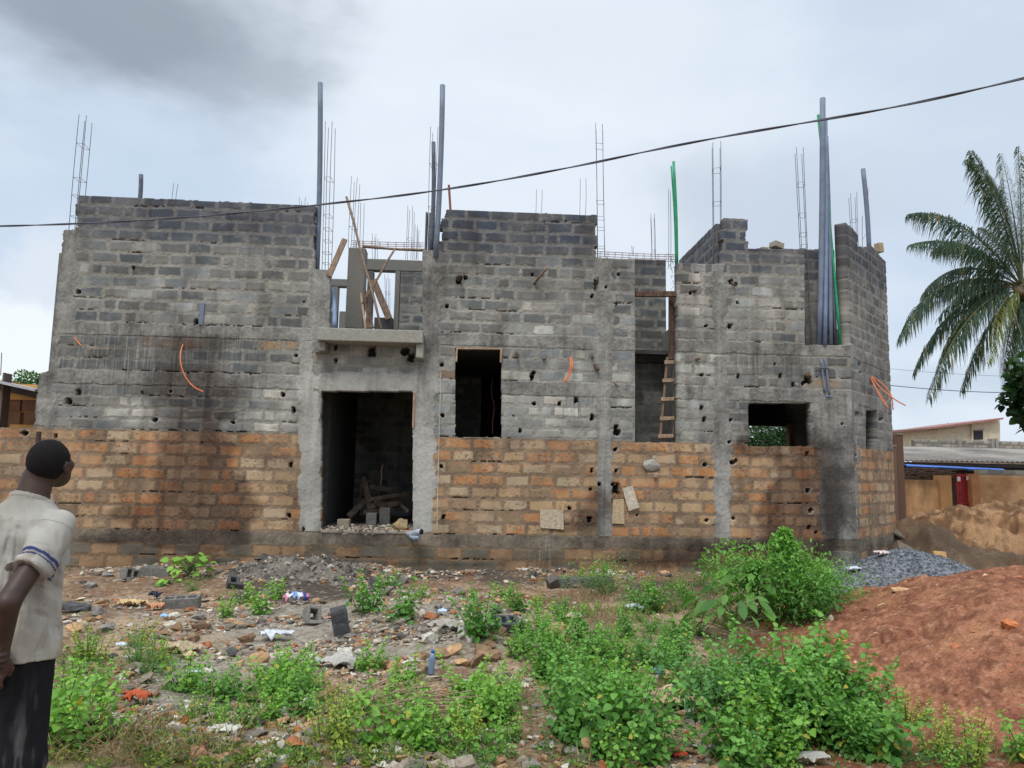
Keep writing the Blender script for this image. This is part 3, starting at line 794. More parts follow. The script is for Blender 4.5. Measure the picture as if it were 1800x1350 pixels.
def gcol(x, y):
    big = fbm(x*.5, y*.5, 411, 4); mid = fbm(x*2.3, y*2.3, 412, 5); fin = fbm(x*16, y*16, 413, 4, .65); sp = fbm(x*34, y*34, 414, 3, .7)
    brown = s2l((132, 106, 84)); redc = s2l((128, 80, 60)); grey = s2l((146, 136, 122)); dark = s2l((88, 78, 68)); tan = s2l((168, 142, 114))
    px, py = project(np.stack([x, y, np.zeros_like(x)], -1))
    c = lerp(brown, tan, ss(.45, .65, mid)[..., None])
    gm = np.clip(gauss(px, py, [(650,1120,330,70,1),(360,1180,110,30,.3),(330,1230,120,45,.9),(1000,1300,200,50,.2),(560,1100,120,35,.6),(250,1080,140,30,.3)]) + (fin-.5)*1.2, 0, 1)
    c = lerp(c, grey, ss(.35, .6, gm)[..., None])
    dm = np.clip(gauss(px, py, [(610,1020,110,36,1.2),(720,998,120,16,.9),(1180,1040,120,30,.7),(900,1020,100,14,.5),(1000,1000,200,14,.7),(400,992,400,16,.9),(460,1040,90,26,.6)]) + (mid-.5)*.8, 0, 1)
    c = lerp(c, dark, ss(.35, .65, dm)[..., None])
    rm = np.clip(gauss(px, py, [(200,1035,110,20,.6),(880,1050,130,22,.8),(1650,1300,250,120,1.2),(1380,1150,150,60,.9),(250,1330,150,40,.3)]) + (big-.5)*.8, 0, 1)
    c = lerp(c, redc, ss(.38, .65, rm)[..., None])
    c = c*(.72+.56*fin[..., None])
    c = lerp(c, s2l((196, 186, 170)), (ss(.66, .72, sp)*.5)[..., None]); c = lerp(c, s2l((62, 52, 44)), (ss(.36, .30, sp)*.5)[..., None])
    gg = gauss(px, py, [(150,1330,200,60,.7),(500,1330,300,40,.8),(700,1290,120,60,.3)]) + (mid-.5)
    c = lerp(c, s2l((104, 104, 62))*(.6+.8*fin[..., None]), (ss(.3, .6, gg)*.55)[..., None])
    return c
nxg, nyg = len(gx), len(gy)
idx = np.arange(nxg*nyg).reshape(nyg, nxg)
Fg = np.stack([idx[:-1, :-1], idx[:-1, 1:], idx[1:, 1:], idx[1:, :-1]], -1).reshape(-1, 4)
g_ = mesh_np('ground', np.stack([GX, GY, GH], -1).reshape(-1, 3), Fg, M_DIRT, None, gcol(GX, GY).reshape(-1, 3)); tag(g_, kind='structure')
def GZ(x, y): return float(base_h(np.array([x]), np.array([y]))[0])
def gp(px, py):                         # point of the ground seen at a photo position
    z = 0.0
    for i in range(5):
        p = gr(px, py, z); z = GZ(p[0], p[1])
    return np.array([p[0], p[1], z])
# ---------------------------------------------------------------- heaps
def heap(name, fn, x0, x1, y0, y1, d, colfn, mat, label, cat, keep=.0):
    xs = np.arange(x0, x1, d); ys = np.arange(y0, y1, d); xx, yy = np.meshgrid(xs, ys)
    hh = fn(xx, yy); hb = base_h(xx, yy)
    K = hh > hb-.06; hh = np.where(hh > hb-.09, hh, hb-.09)
    c = K[:-1, :-1] | K[1:, :-1] | K[:-1, 1:] | K[1:, 1:]
    i, j = np.nonzero(c); idx = np.arange(xx.size).reshape(xx.shape)
    f = np.stack([idx[i, j], idx[i, j+1], idx[i+1, j+1], idx[i+1, j]], 1)
    V = np.stack([xx, yy, hh], -1).reshape(-1, 3); C = colfn(xx, yy, hh).reshape(-1, 3)
    u, inv = np.unique(f, return_inverse=True)
    o = mesh_np(name, V[u], inv.reshape(f.shape), mat, None, C[u]); return tag(o, label, cat)
def red_h(x, y):
    dx = (x-6.9)/4.65; dy = (y+6.3)/4.9
    ang = np.arctan2(dy, dx); r = np.hypot(dx, dy)*(1+.10*(fbm(ang*1.5+9, ang*0+1, 431, 2)-.5)*2)
    r = r*(1+.22*(fbm(x*.7, y*.7, 432, 3)-.5))
    h = .90*(1-ss(.12, 1.0, r)**1.1) - .10
    h = h*(1+.3*(fbm(x*.8, y*.8, 433, 3)-.5))
    h = h*1.0 + (fbm(x*2.2, y*2.2, 434, 4)-.5)*.14 + (fbm(x*9, y*9, 435, 4, .7)-.5)*.055 + (fbm(x*30, y*30, 436, 3, .7)-.5)*.035
    return h
def red_c(x, y, h):
    a = fbm(x*2.6, y*1.6, 441, 5); b = fbm(x*14, y*8, 442, 4, .65); s = fbm(x*34, y*24, 443, 3, .7)
    c = lerp(s2l((120, 76, 56)), s2l((156, 106, 80)), ss(.30, .70, a*.35+b*.65)[..., None])
    c = lerp(c, s2l((186, 138, 96)), (ss(.62, .72, fbm(x*1.9, y*1.9, 444, 4))*.3)[..., None])
    c = c*(.72+.55*b[..., None]); c = lerp(c, s2l((206, 160, 124)), (ss(.66, .74, s)*.4)[..., None])
    return lerp(c, s2l((84, 40, 30)), (ss(.36, .30, s)*.45)[..., None])
heap('laterite_heap', red_h, 2.0, 12.5, -11.0, .2, .03, red_c, M_DIRT, 'large heap of rust red laterite soil in the right foreground', 'soil heap')
def gravel_h(x, y):
    r = np.hypot((x-6.95)/2.1, (y+1.3)/1.7)
    h = .64*(1-ss(-.15, 1.02, r)) + .30*np.exp(-(((x-7.9)/.6)**2+((y-.3)/.5)**2)) - .02
    return h + (fbm(x*2, y*2, 451, 3)-.5)*.08 + (fbm(x*24, y*24, 452, 3, .7)-.5)*.035
def gravel_c(x, y, h):
    s = fbm(x*30, y*30, 453, 3, .75); a = fbm(x*2, y*2, 454, 3)
    return lerp(s2l((66, 69, 74)), s2l((126, 128, 132)), ss(.34, .68, s)[..., None])*(.8+.4*a[..., None])
heap('gravel_heap', gravel_h, 4.4, 9.8, -3.3, 1.6, .022, gravel_c, M_ROCK, 'heap of blue grey crushed gravel at the chamfered corner of the building', 'gravel heap')
def sand_h(x, y):
    r = np.hypot((x-13.2)/5.6, (y-3.6)/4.3)*(1+.16*(fbm(x*.5, y*.5, 461, 3)-.5))
    h = 1.22*(1-ss(-.1, 1.03, r)) + .32*np.exp(-(((x-10.2)/1.3)**2+((y-3.0)/1.2)**2)) + .30*np.exp(-(((x-14.2)/1.2)**2+((y-3.6)/1.)**2)) + .62*np.exp(-(((x-9.0)/.75)**2+((y-1.6)/1.1)**2)) + .22*np.exp(-(((x-10.6)/1.)**2+((y-.4)/.6)**2))
    rid = 1-abs(fbm(x*1.5+y*.5, y*1.3, 462, 4)-.5)*4.5
    return h + (rid-.4)*.26*ss(0, .3, h) + (fbm(x*2.5, y*2.5, 463, 4)-.5)*.30 + (fbm(x*9, y*9, 464, 3)-.5)*.09
def sand_c(x, y, h):
    a = fbm(x*1.1, y*1.1, 465, 5); b = fbm(x*9, y*9, 466, 4)
    c = lerp(s2l((112, 84, 60)), s2l((164, 128, 94)), ss(.38, .60, a*.5+b*.5)[..., None])*(.8+.4*b[..., None])
    dk = np.exp(-(((x-10.6)/1.1)**2+((y-.2)/.7)**2)) + 1.2*np.exp(-(((x-8.9)/1.0)**2+((y-1.0)/1.1)**2))
    return lerp(c, s2l((84, 76, 66)), ss(.25, .75, dk+(b-.5)*.9+(a-.5))[..., None]*.7)
heap('sand_heap', sand_h, 7.6, 20, -1.2, 8.5, .05, sand_c, M_DIRT, 'long heap of light brown building sand in front of the ochre yard wall', 'sand heap')
def rub_h(x, y):
    r = np.hypot((x+2.35)/1.75, (y+1.2)/.85)*(1+.5*(fbm(x*1.5, y*1.5, 471, 3)-.5))
    return base_h(x, y)-.05+.20*(1-ss(0, 1, r)) + (fbm(x*5, y*5, 472, 4, .65)-.5)*.17 + (fbm(x*22, y*22, 473, 3)-.5)*.05
def rub_c(x, y, h):
    a = fbm(x*5, y*5, 474, 4); s = fbm(x*28, y*28, 475, 3, .7)
    c = lerp(s2l((70, 66, 62)), s2l((118, 110, 100)), ss(.35, .65, a)[..., None])*(.75+.5*s[..., None])
    return lerp(c, s2l((176, 168, 154)), (ss(.66, .72, s)*.6)[..., None])
heap('cement_rubble_heap', rub_h, -3.8, -.7, -2.0, -.1, .02, rub_c, M_ROCK, 'low heap of dark grey cement debris below the doorway', 'rubble heap')

# ---------------------------------------------------------------- small debris: nobody could count it
def scatter(name, pts, size, colf, mat, seed, nproto=14, flat=.6, npt=9):
    rng = np.random.default_rng(seed); V = []; F = []; C = []; n = 0
    protos = [hull(npt, rng, (1, rng.uniform(.6, .95), rng.uniform(flat*.6, flat))) for _ in range(nproto)]
    for (x, y, z) in pts:
        v, f = protos[rng.integers(nproto)]; s = size(rng); a = rng.uniform(0, 2*pi); b = rng.normal()*.35
        R_ = np.array([[math.cos(a), -math.sin(a), 0], [math.sin(a), math.cos(a), 0], [0, 0, 1]]) @ np.array([[1, 0, 0], [0, math.cos(b), -math.sin(b)], [0, math.sin(b), math.cos(b)]])
        w = (v*s) @ R_.T; w += (x, y, z + s*.18)
        V.append(w); F.append(f+n); n += len(v); C.append(np.tile(colf(rng), (len(v), 1)))
    o = mesh_np(name, np.concatenate(V), np.concatenate(F), mat, None, np.concatenate(C), smooth=False); return tag(o, kind='stuff')
PAL = [s2l(c) for c in ((168,156,140),(140,128,112),(120,112,102),(176,142,106),(150,116,88),(196,188,174),(100,94,88),(164,104,70),(206,196,176))]
def pcol(w):
    w = np.array(w, float); w /= w.sum()
    def f(rng): return PAL[rng.choice(len(PAL), p=w)]*rng.uniform(.8, 1.15)
    return f
def zone_pts(rng, zones):
    out_ = []
    for (cx, cy, rx, ry, n) in zones:
        k = 0
        while k < n:
            a = rng.normal(size=2)*.55; px, py = cx+a[0]*rx, cy+a[1]*ry
            if py < 985 or py > 1420: continue
            p = gr(px, py, 0.05); 
            if p[1] > -.05 or p[1] < -10.5: continue
            if fbm(np.array([p[0]*1.5]), np.array([p[1]*1.5]), 77, 3)[0] < rng.uniform(.36, .56): continue
            out_.append(p); k += 1
    P = np.array(out_); P[:, 2] = base_h(P[:, 0], P[:, 1]); return P
rng = np.random.default_rng(8)
P = zone_pts(rng, [(650,1120,300,60,3400),(330,1230,200,60,1300),(800,1150,200,60,1000),(250,1060,250,50,900),(900,1060,200,40,500),(600,1020,160,40,700),(500,1300,500,60,700),(1200,1300,300,60,500),(1100,1050,300,30,250)])
scatter('rubble_chippings', P, lambda r: float(np.clip(r.lognormal(-4.05, .42), .008, .055)), pcol([3,3,2.5,2,1.5,2,1.2,.8,.8]), M_ROCK, 21)
P = zone_pts(rng, [(620,1110,300,60,520),(330,1200,220,80,240),(800,1150,160,60,240),(600,1010,130,26,420),(850,1050,120,26,130),(230,1060,170,40,170),(620,1250,200,50,230),(1100,1260,200,70,320),(400,1300,300,40,300),(700,1320,300,30,200),(700,1000,620,10,700),(1200,1012,300,10,260),(300,995,260,12,300)])
scatter('rubble_lumps', P, lambda r: float(np.clip(r.lognormal(-3.15, .38), .025, .10)), pcol([2,2.5,2.2,2.2,2.2,1.6,2,1,.5]), M_ROCK, 22, npt=13)
P = [(x, y, float(rub_h(np.array([x]), np.array([y]))[0])) for x, y in zip(rng.uniform(-3.9, -.7, 900), rng.normal(-1.2, .4, 900)) if y < -.1]
scatter('debris_lumps', P, lambda r: float(np.clip(r.lognormal(-3.7, .5), .01, .09)), pcol([.5,1,3,.3,.5,1,4,.2,.6]), M_ROCK, 24)
# stones lying on the red heap and gravel
P = []
for i in range(4500):
    x, y = rng.uniform(2.5, 9.5), rng.uniform(-9.6, -1); h = float(red_h(np.array([x]), np.array([y]))[0])
    if h > .02 and h > GZ(x, y): P.append((x, y, h-.004))
scatter('heap_crumbs', P, lambda r: float(np.clip(r.lognormal(-4.45, .5), .005, .05)), lambda r: (s2l((176,110,78)) if r.random() < .7 else s2l((206,168,136)))*r.uniform(.6, 1.1), M_ROCK, 23)
P = []
for i in range(5200):
    x, y = rng.uniform(4.8, 9.4), rng.uniform(-3.3, .9); h = float(gravel_h(np.array([x]), np.array([y]))[0])
    if h > GZ(x, y)-.04: P.append((x, y, max(h, GZ(x, y))))
scatter('gravel_stones', P, lambda r: r.uniform(.011, .024), lambda r: lerp(s2l((60,63,68)), s2l((156,158,160)), r.random()**1.8), M_ROCK, 25)

# ---------------------------------------------------------------- rocks one can count
def where(px, py):
    c = [(100,'behind the man'),(165,'beside the man'),(230,'one step from the man'),(290,'two steps from the man'),(350,'below the orange conduit'),(420,'left of the debris heap'),(470,'left of the patterned rag'),(520,'below the patterned rag'),(560,'below the lilac bag'),(600,'below the left door jamb'),
         (640,'below the doorway left half'),(680,'below the doorway right half'),(715,'below the right door jamb'),(750,'below the wrapped pipe'),(790,'below the plumb string'),(830,'below the tall window'),(870,'just right of the tall window'),(910,'left of the square board'),
         (950,'below the square board'),(1000,'right of the square board'),(1045,'left of the thin column'),(1090,'below the thin column'),(1135,'below the cement lump'),(1180,'below the wooden ladder'),(1225,'right of the ladder'),(1270,'left of the bush'),(1320,'below the low window'),(1370,'below the bush'),(1420,'right of the bush'),(1480,'below the leaning pipes'),(1540,'below the chamfered corner'),(1600,'below the gravel'),(1680,'on the red earth'),(9999,'at the right edge')]
    r = [(1000,'at the wall'),(1030,'near the wall'),(1055,'far out'),(1080,'fairly far out'),(1105,'further out'),(1130,'midway out'),(1155,'past midway'),(1180,'quite near'),(1205,'in near rubble'),(1230,'nearer still'),(1255,'close by'),(1285,'close front'),(1315,'near bottom edge'),(9999,'at bottom edge')]
    return next(t for k, t in c if px < k) + ', ' + next(t for k, t in r if py < k)
rr = np.random.default_rng(55)
def rock_mesh(seed, c, sc):
    r = np.random.default_rng(seed); v, f = hull(16, r, sc)
    bm = bmesh.new(); vs = [bm.verts.new(x) for x in v]
    for a in f:
        try: bm.faces.new([vs[i] for i in a])
        except ValueError: pass
    bmesh.ops.subdivide_edges(bm, edges=bm.edges, cuts=2, use_grid_fill=True)
    bm.verts.index_update()
    V = np.array([w.co[:] for w in bm.verts]); F = [[w.index for w in fc.verts] for fc in bm.faces]; bm.free()
    nn = V/np.linalg.norm(V, axis=1)[:, None]
    V = V + nn*((fbm(V[:, 0]*3+seed, V[:, 1]*3+V[:, 2]*2, seed, 4)-.5)*.30)[:, None]
    F = np.array([q for q in F if len(q) == 3])
    col = np.tile(c, (len(V), 1))*(.75+.5*fbm(V[:, 0]*4, V[:, 1]*4+V[:, 2]*3, seed+3, 3)[:, None])
    return V, F, col
def rock(px, py, size, kind, label, cat='rock', group=None, sc=None, rot=None, sink=.25, z=None):
    """size in photo pixels (half width)"""
    p = gp(px, py); dist = np.linalg.norm(p-CAM); s = size*dist/FPX
    seed = int(px*7+py*13) % 9973
    cols = dict(brown=s2l((134,108,84)), tan=s2l((186,150,112)), grey=s2l((132,126,118)), dark=s2l((84,84,84)), red=s2l((170,98,66)), pale=s2l((190,184,170)))
    r = np.random.default_rng(seed)
    v, f, c = rock_mesh(seed, cols[kind], sc or (1, r.uniform(.6, .85), r.uniform(.5, .75)))
    o = mesh_np('rock' if cat == 'rock' else 'block_fragment', v*s, f, M_ROCK, None, c, smooth=False)
    o.location = (p[0], p[1], (p[2] if z is None else z)+s*.5*(1-sink*2)); o.rotation_euler = (r.normal()*.2, r.normal()*.2, r.uniform(0, 6.28) if rot is None else rot)
    return tag(o, (label if group is None else kind + ' ' + label + ' ' + where(px, py)), cat, group)
G1 = 'brown laterite stones in the rubble between the weeds'
for (x, y, s, k) in [(745,1160,17,'brown'),(775,1155,20,'brown'),(798,1150,22,'tan'),(812,1168,19,'tan'),(838,1172,22,'brown'),(848,1155,24,'brown'),(868,1170,18,'brown'),(862,1140,14,'brown'),(743,1185,15,'brown'),
  (701,1212,14,'tan'),(566,1205,17,'brown'),(585,1222,22,'brown'),(560,1232,20,'brown'),(630,1232,22,'brown'),(562,1268,16,'brown'),(640,1258,14,'brown'),(690,1178,17,'tan'),(735,1200,13,'brown')]:
    rock(x, y, s, k, 'stone in the rubble band,', 'rock', G1)
G2 = 'stones scattered over the trodden earth on the left'
for (x, y, s, k) in [(130,1110,16,'tan'),(300,1205,9,'grey'),(325,1268,11,'red'),(365,1185,12,'pale'),(320,1290,8,'brown'),(435,1130,16,'brown'),(455,1165,18,'tan'),(425,1170,12,'tan'),
  (340,1130,15,'brown'),(405,1145,11,'grey'),(310,1110,14,'brown'),(275,1220,10,'brown'),(350,1090,14,'grey'),(245,1060,10,'grey'),(160,1030,13,'grey'),(190,1012,10,'grey'),(300,1320,10,'tan'),(435,1300,9,'brown'),(150,1125,12,'grey')]:
    rock(x, y, s, k, 'stone on the trodden earth,', 'rock', G2)
G3 = 'stones in the shade of the weeds in the right foreground'
for (x, y, s, k) in [(1100,1240,20,'brown'),(1120,1262,22,'brown'),(1090,1225,16,'grey'),(1185,1275,24,'brown'),(1030,1315,20,'tan'),(985,1325,18,'brown'),(1180,1200,20,'tan'),(1220,1210,16,'tan'),(1270,1325,22,'grey'),(1005,1285,12,'pale'),(1110,1300,12,'brown'),
  (1150,1240,14,'brown'),(900,1100,16,'grey'),(880,1115,14,'brown'),(905,1200,12,'pale')]:
    rock(x, y, s, k, 'stone among the leafy weeds,', 'rock', G3)
G4 = 'pale cement lumps in the middle of the rubble'
for (x, y, s, k) in [(755,1130,20,'pale'),(790,1112,16,'pale'),(815,1118,18,'pale'),(605,1165,26,'pale'),(580,1160,14,'grey'),(640,1170,14,'pale'),(800,1100,12,'grey'),(770,1070,12,'grey'),(808,1044,15,'grey'),(790,1058,12,'pale'),(765,1050,9,'grey'),(700,1030,13,'grey'),(735,1040,10,'grey'),(600,1150,13,'pale'),(825,1130,13,'pale')]:
    rock(x, y, s, k, 'cement lump on the rubble patch,', 'rock', G4)
# single stones that stand out
def hz(px, py):
    p = gr(px, py, .5)
    return p
def on_heap(fn, px, py):
    """walk along the view ray until it meets the heap"""
    d = ray(px, py); d = d/np.linalg.norm(d)
    for t in np.arange(3, 25, .03):
        q = CAM+d*t
        if q[2] < max(float(fn(q[:1], q[1:2])[0]), GZ(q[0], q[1])): return q
    return gp(px, py)
def rock_on(fn, px, py, size, kind, label, sc=None):
    p = on_heap(fn, px, py); s = size*np.linalg.norm(p-CAM)/FPX
    cols = dict(tan=s2l((190,152,110)), pale=s2l((206,190,168)), grey=s2l((150,146,140)), red=s2l((188,116,74)), brown=s2l((130,96,70)), dark=s2l((84,84,86)))
    v, f, c = rock_mesh(int(px) % 999, cols[kind], sc or (1, .8, .6))
    o = mesh_np('rock', v*s, f, M_ROCK, None, c, smooth=False); o.location = p; tag(o, label, 'rock')
rock_on(red_h, 1463, 1090, 10, 'pale', 'pale pointed stone sticking out of the left flank of the red soil heap', (.8, .7, 1))
rock_on(red_h, 1550, 1064, 8, 'tan', 'small buff stone near the crest of the red soil heap')
rock_on(red_h, 1477, 1128, 13, 'red', 'rounded clay lump low on the left of the red soil heap')
rock_on(red_h, 1586, 1038, 20, 'tan', 'flat yellowish slab on the crest of the red heap beside the gravel', (1, .7, .35))
rock_on(red_h, 1775, 1100, 20, 'red', 'large rust coloured clod on the right part of the red heap')
rock_on(red_h, 1712, 1330, 11, 'grey', 'grey stone at the foot of the red heap at the bottom right')
tick('p3')
# ================================================================ loose pipes, poles and timber on the building
def pipe(p0, p1, Y0, Y1, wpx, mat, label, name='pipe', cat='pipe', group=None, notch=False):
    a = at(*p0, Y0); b = at(*p1, Y1); r = wpx/2/FPX*np.linalg.norm((a+b)/2-CAM)
    k = 7; pts = [a+(b-a)*i/k + np.array([math.sin(pi*i/k)*.02, 0, 0]) for i in range(k+1)]
    o = MB().tube(pts, r, 12).build(name, mat, None, True)
    return tag(o, label, cat, group)
M_PVCD = plain('dark_grey_plastic', (96, 100, 112), .5, c2=(76, 80, 92), scale=6, bump=.05)
pipe((557,478),(563,146),.14,.14,8.5,M_PVC,'tall grey plastic pipe standing at the right end of the left upper wall')
pipe((766,452),(778,150),-.02,-.05,9,M_PVC,'tall grey plastic pipe left of the middle upper wall, reaching highest there')
pipe((758,445),(762,250),.2,.2,7,M_PVCD,'shorter dark pipe just left of the tall middle pipe')
pipe((242,380),(248,307),3.0,3.0,6.5,M_PVCD,'short grey pipe end poking up behind the left upper wall')
pipe((1440,606),(1446,173),.05,.16,9,M_PVC,'thickest grey pipe of the leaning bundle at the right corner, reaching highest',group='pipes leaning in the right corner recess')
pipe((1450,606),(1451,212),-.02,.22,6.5,M_PVCL,'second grey pipe of the bundle at the right corner',group='pipes leaning in the right corner recess')
pipe((1460,606),(1452,240),.02,.30,7,M_PVC,'third grey pipe of the bundle at the right corner',group='pipes leaning in the right corner recess')
pipe((1469,606),(1444,200),.08,.34,6,M_PVCD,'rightmost grey pipe of the bundle beside the green one',group='pipes leaning in the right corner recess')
pipe((1477,606),(1438,202),.02,.30,4.2,M_GREEN,'thin green pipe leaning with the grey bundle at the right corner',group='pipes leaning in the right corner recess')
pipe((1190,470),(1184,284),1.6,1.6,4.6,M_GREEN,'green pipe standing up above the stair slot, the taller of two')
pipe((1188,470),(1180,292),1.7,1.7,3,M_GREEN,'thin green pipe close beside the taller green one above the stair slot')
pipe((1528,445),(1517,297),2.3,2.3,7,M_PVC,'grey pipe standing at the top of the chamfered corner wall')
pipe((588,574),(583,507),-.2,.3,8,M_PVCL,'short pale blue pipe leaning in the balcony gap')
pipe((1549,632),(1549,608),1.82,1.82,3,M_GREEN,'small green pipe stub on the far edge of the chamfered wall')
def plank(p0, p1, Y0, Y1, wpx, mat, label, name='plank', cat='plank', t=.03, group=None, round_=False):
    a = at(*p0, Y0); b = at(*p1, Y1); w = wpx/FPX*np.linalg.norm((a+b)/2-CAM)
    if round_:
        k = 5; o = MB().tube([a+(b-a)*i/k+np.array([random.uniform(-.012,.012),0,random.uniform(-.01,.01)]) for i in range(k+1)], [w/2*random.uniform(.85,1.1) for _ in range(k+1)], 8).build(name, mat, None, True)
    else:
        o = MB().bar(a, b, w, t, up=(0, 1, 0)).build(name, mat); bevel(o, .003)
    # bar() keeps its wide side square to the up axis, here facing the viewer
    return tag(o, label, cat, group)
random.seed(11)
plank((578,486),(606,421),-.02,.25,9,M_WOOD,'thick weathered plank leaning out of the balcony gap to the left',t=.05)
plank((669,577),(637,440),.2,.6,4,M_WOOD,'long thin pole standing in the balcony gap, lower half','pole','pole',round_=True) if False else None
plank((670,577),(610,346),.15,1.0,4.2,M_WOOD,'long thin pole leaning left through the balcony gap up into the sky','pole','pole',round_=True)
plank((636,535),(694,439),.5,.9,4.2,M_WOOD,'thin pole crossing the long one in the balcony gap','pole','pole',round_=True)
plank((636,434),(747,440),1.0,1.0,5,M_WOOD,'horizontal pole laid across the top of the balcony gap','pole','pole',round_=True)
plank((653,577),(638,500),.2,1.9,8,M_WOODD,'dark board leaning in the balcony gap behind the crossed poles')
plank((643,577),(634,515),.3,.6,3.5,M_WOODP,'narrow pale batten leaning at the left of the dark board in the balcony gap')
plank((648,577),(640,508),.25,.6,3.5,M_WOODD,'narrow dark batten between the pale batten and the dark board')
plank((684,560),(656,492),2.2,2.3,12,M_WOOD,'wide grey board leaning across the back window of the balcony gap')
plank((792,372),(789,325),.4,.4,4,plain('red_brown_wood',(168,112,92),.8,c2=(128,80,64)),'short reddish stick standing on top of the middle upper wall','stick','stick')
plank((1117,517),(1192,517),.10,.10,9,M_WOODD,'dark weathered beam bridging the top of the stair slot','beam','beam',t=.08)
plank((1182,520),(1182,632),.26,.26,13,M_WOODD,'upright board on the right side of the stair slot above the ladder',t=.06)
plank((1056,517),(1063,490),-.05,-.25,4,M_WOOD,'small stick poking out left of the column at the stair slot','stick','stick',round_=True) if False else None
def loose(px, py, Y, w, h, d, c, label, rz=0, ry=0):
    o = MB().box((-w/2,-d/2,-h/2),(w/2,d/2,h/2),s2l(c)).build('loose_block', M_ROCK); bevel(o,.012,2); o.location = Vector(at(px, py, Y)); o.rotation_euler = (0, ry, rz); tag(o, label, 'block')
loose(1365,432,.1,.2,.11,.18,(150,144,132),'loose pale block lying on top of the wall left of the leaning pipes',.3,.2)
loose(1545,436,1.7,.12,.2,.14,(170,150,122),'small buff block standing on top of the chamfered wall',.4,-.1)
loose(1342,438,.1,.14,.05,.14,(150,142,126),'thin flat stone on the wall top left of the loose pale block',.1,0)
# ladder
lad = empty('ladder', at(1172, 770, .3), 'rough wooden ladder of nailed sticks standing in the stair slot', 'ladder')
def lbar(name, p, q, w, t, m_=M_WOOD):
    o = MB().bar(at(*p, .3), at(*q, .3), w, t, up=(0, 1, 0)).build(name, m_, lad); bevel(o, .004)
lbar('rail', (1160,772), (1173,628), .04, .05); lbar('rail', (1184,772), (1191,628), .04, .05)
for (x0, x1, y) in ((1168,1193,637),(1164,1193,669),(1162,1191,702),(1160,1189,736),(1157,1184,767)):
    a = at(x0, y, .25); b = at(x1, y-1, .25)
    bevel(MB().bar(a, b, .065, .03, up=(0, 1, 0)).build('rung', M_WOODP, lad), .005)
# pale boards hung on the laterite wall
def board(pts, Y, c, label, name='board', t=.02):
    mb = MB(); F = [at(x, y, Y) for x, y in pts]; B = [p+np.array([0, t, 0]) for p in F]; n = len(F)
    V = np.array(F+B); mb.add(V, (), [(i, (i+1) % n, n+(i+1) % n, n+i) for i in range(n)], s2l(c))
    me = mb; 
    bm = bmesh.new(); vs = [bm.verts.new(v) for v in V]
    bm.faces.new(vs[:n][::-1]); bm.faces.new(vs[n:])
    for i in range(n): bm.faces.new((vs[i], vs[(i+1) % n], vs[n+(i+1) % n], vs[n+i]))
    bmesh.ops.recalc_face_normals(bm, faces=bm.faces)
    d = bpy.data.meshes.new(name); bm.to_mesh(d); bm.free()
    a = d.color_attributes.new('Col', 'FLOAT_COLOR', 'POINT')
    for e in a.data: e.color = (*s2l(c), 1)
    d.materials.append(M_ROCK); o = bpy.data.objects.new(name, d); COL.objects.link(o); return tag(o, label, 'board')
board([(949,895),(990,896),(991,931),(950,928)], -.04, (186,170,146), 'square pale cement board fixed low on the laterite wall in the middle')
board([(1094,858),(1112,854),(1124,892),(1105,898)], -.06, (196,184,164), 'tilted pale board on the laterite wall, upper one of two by the column')
board([(1078,878),(1097,877),(1098,921),(1076,920)], -.04, (182,160,130), 'upright pale board beside the column, lower one of two')
# cement lump under the splash
v, f, c = rock_mesh(77, s2l((160,156,146)), (1.25, .3, .85))
o = mesh_np('cement_lump', v*.15, f, M_ROCK, None, c); o.location = at(1146, 818, -.03); tag(o, 'round pale lump of cement stuck on the laterite wall', 'cement lump')
v, f, c = rock_mesh(79, s2l((176,146,128)), (.8, .3, .7))
o = mesh_np('torn_bag', v*.085, f, M_ROCK, None, c); o.location = at(1151, 835, -.05); tag(o, 'crumpled paper scrap hanging under the round cement lump', 'paper scrap')

# ================================================================ blocks, rags and litter
def vox(mask, xs, ys, z0, z1):
    """extruded cell grid as one closed mesh"""
    nx, ny = mask.shape; V = {}; VL = []; F = []
    def vi(i, j, k):
        if (i, j, k) not in V: V[(i, j, k)] = len(VL); VL.append((xs[i], ys[j], (z0, z1)[k]))
        return V[(i, j, k)]
    for i in range(nx):
        for j in range(ny):
            if not mask[i, j]: continue
            F.append((vi(i,j,1), vi(i+1,j,1), vi(i+1,j+1,1), vi(i,j+1,1))); F.append((vi(i,j,0), vi(i,j+1,0), vi(i+1,j+1,0), vi(i+1,j,0)))
            for di, dj, a, b in ((-1,0,(0,1),(0,0)),(1,0,(1,0),(1,1)),(0,-1,(0,0),(1,0)),(0,1,(1,1),(0,1))):
                ii, jj = i+di, j+dj
                if ii < 0 or jj < 0 or ii >= nx or jj >= ny or not mask[ii, jj]:
                    F.append((vi(i+a[0],j+a[1],0), vi(i+b[0],j+b[1],0), vi(i+b[0],j+b[1],1), vi(i+a[0],j+a[1],1)))
    return np.array(VL), np.array(F)
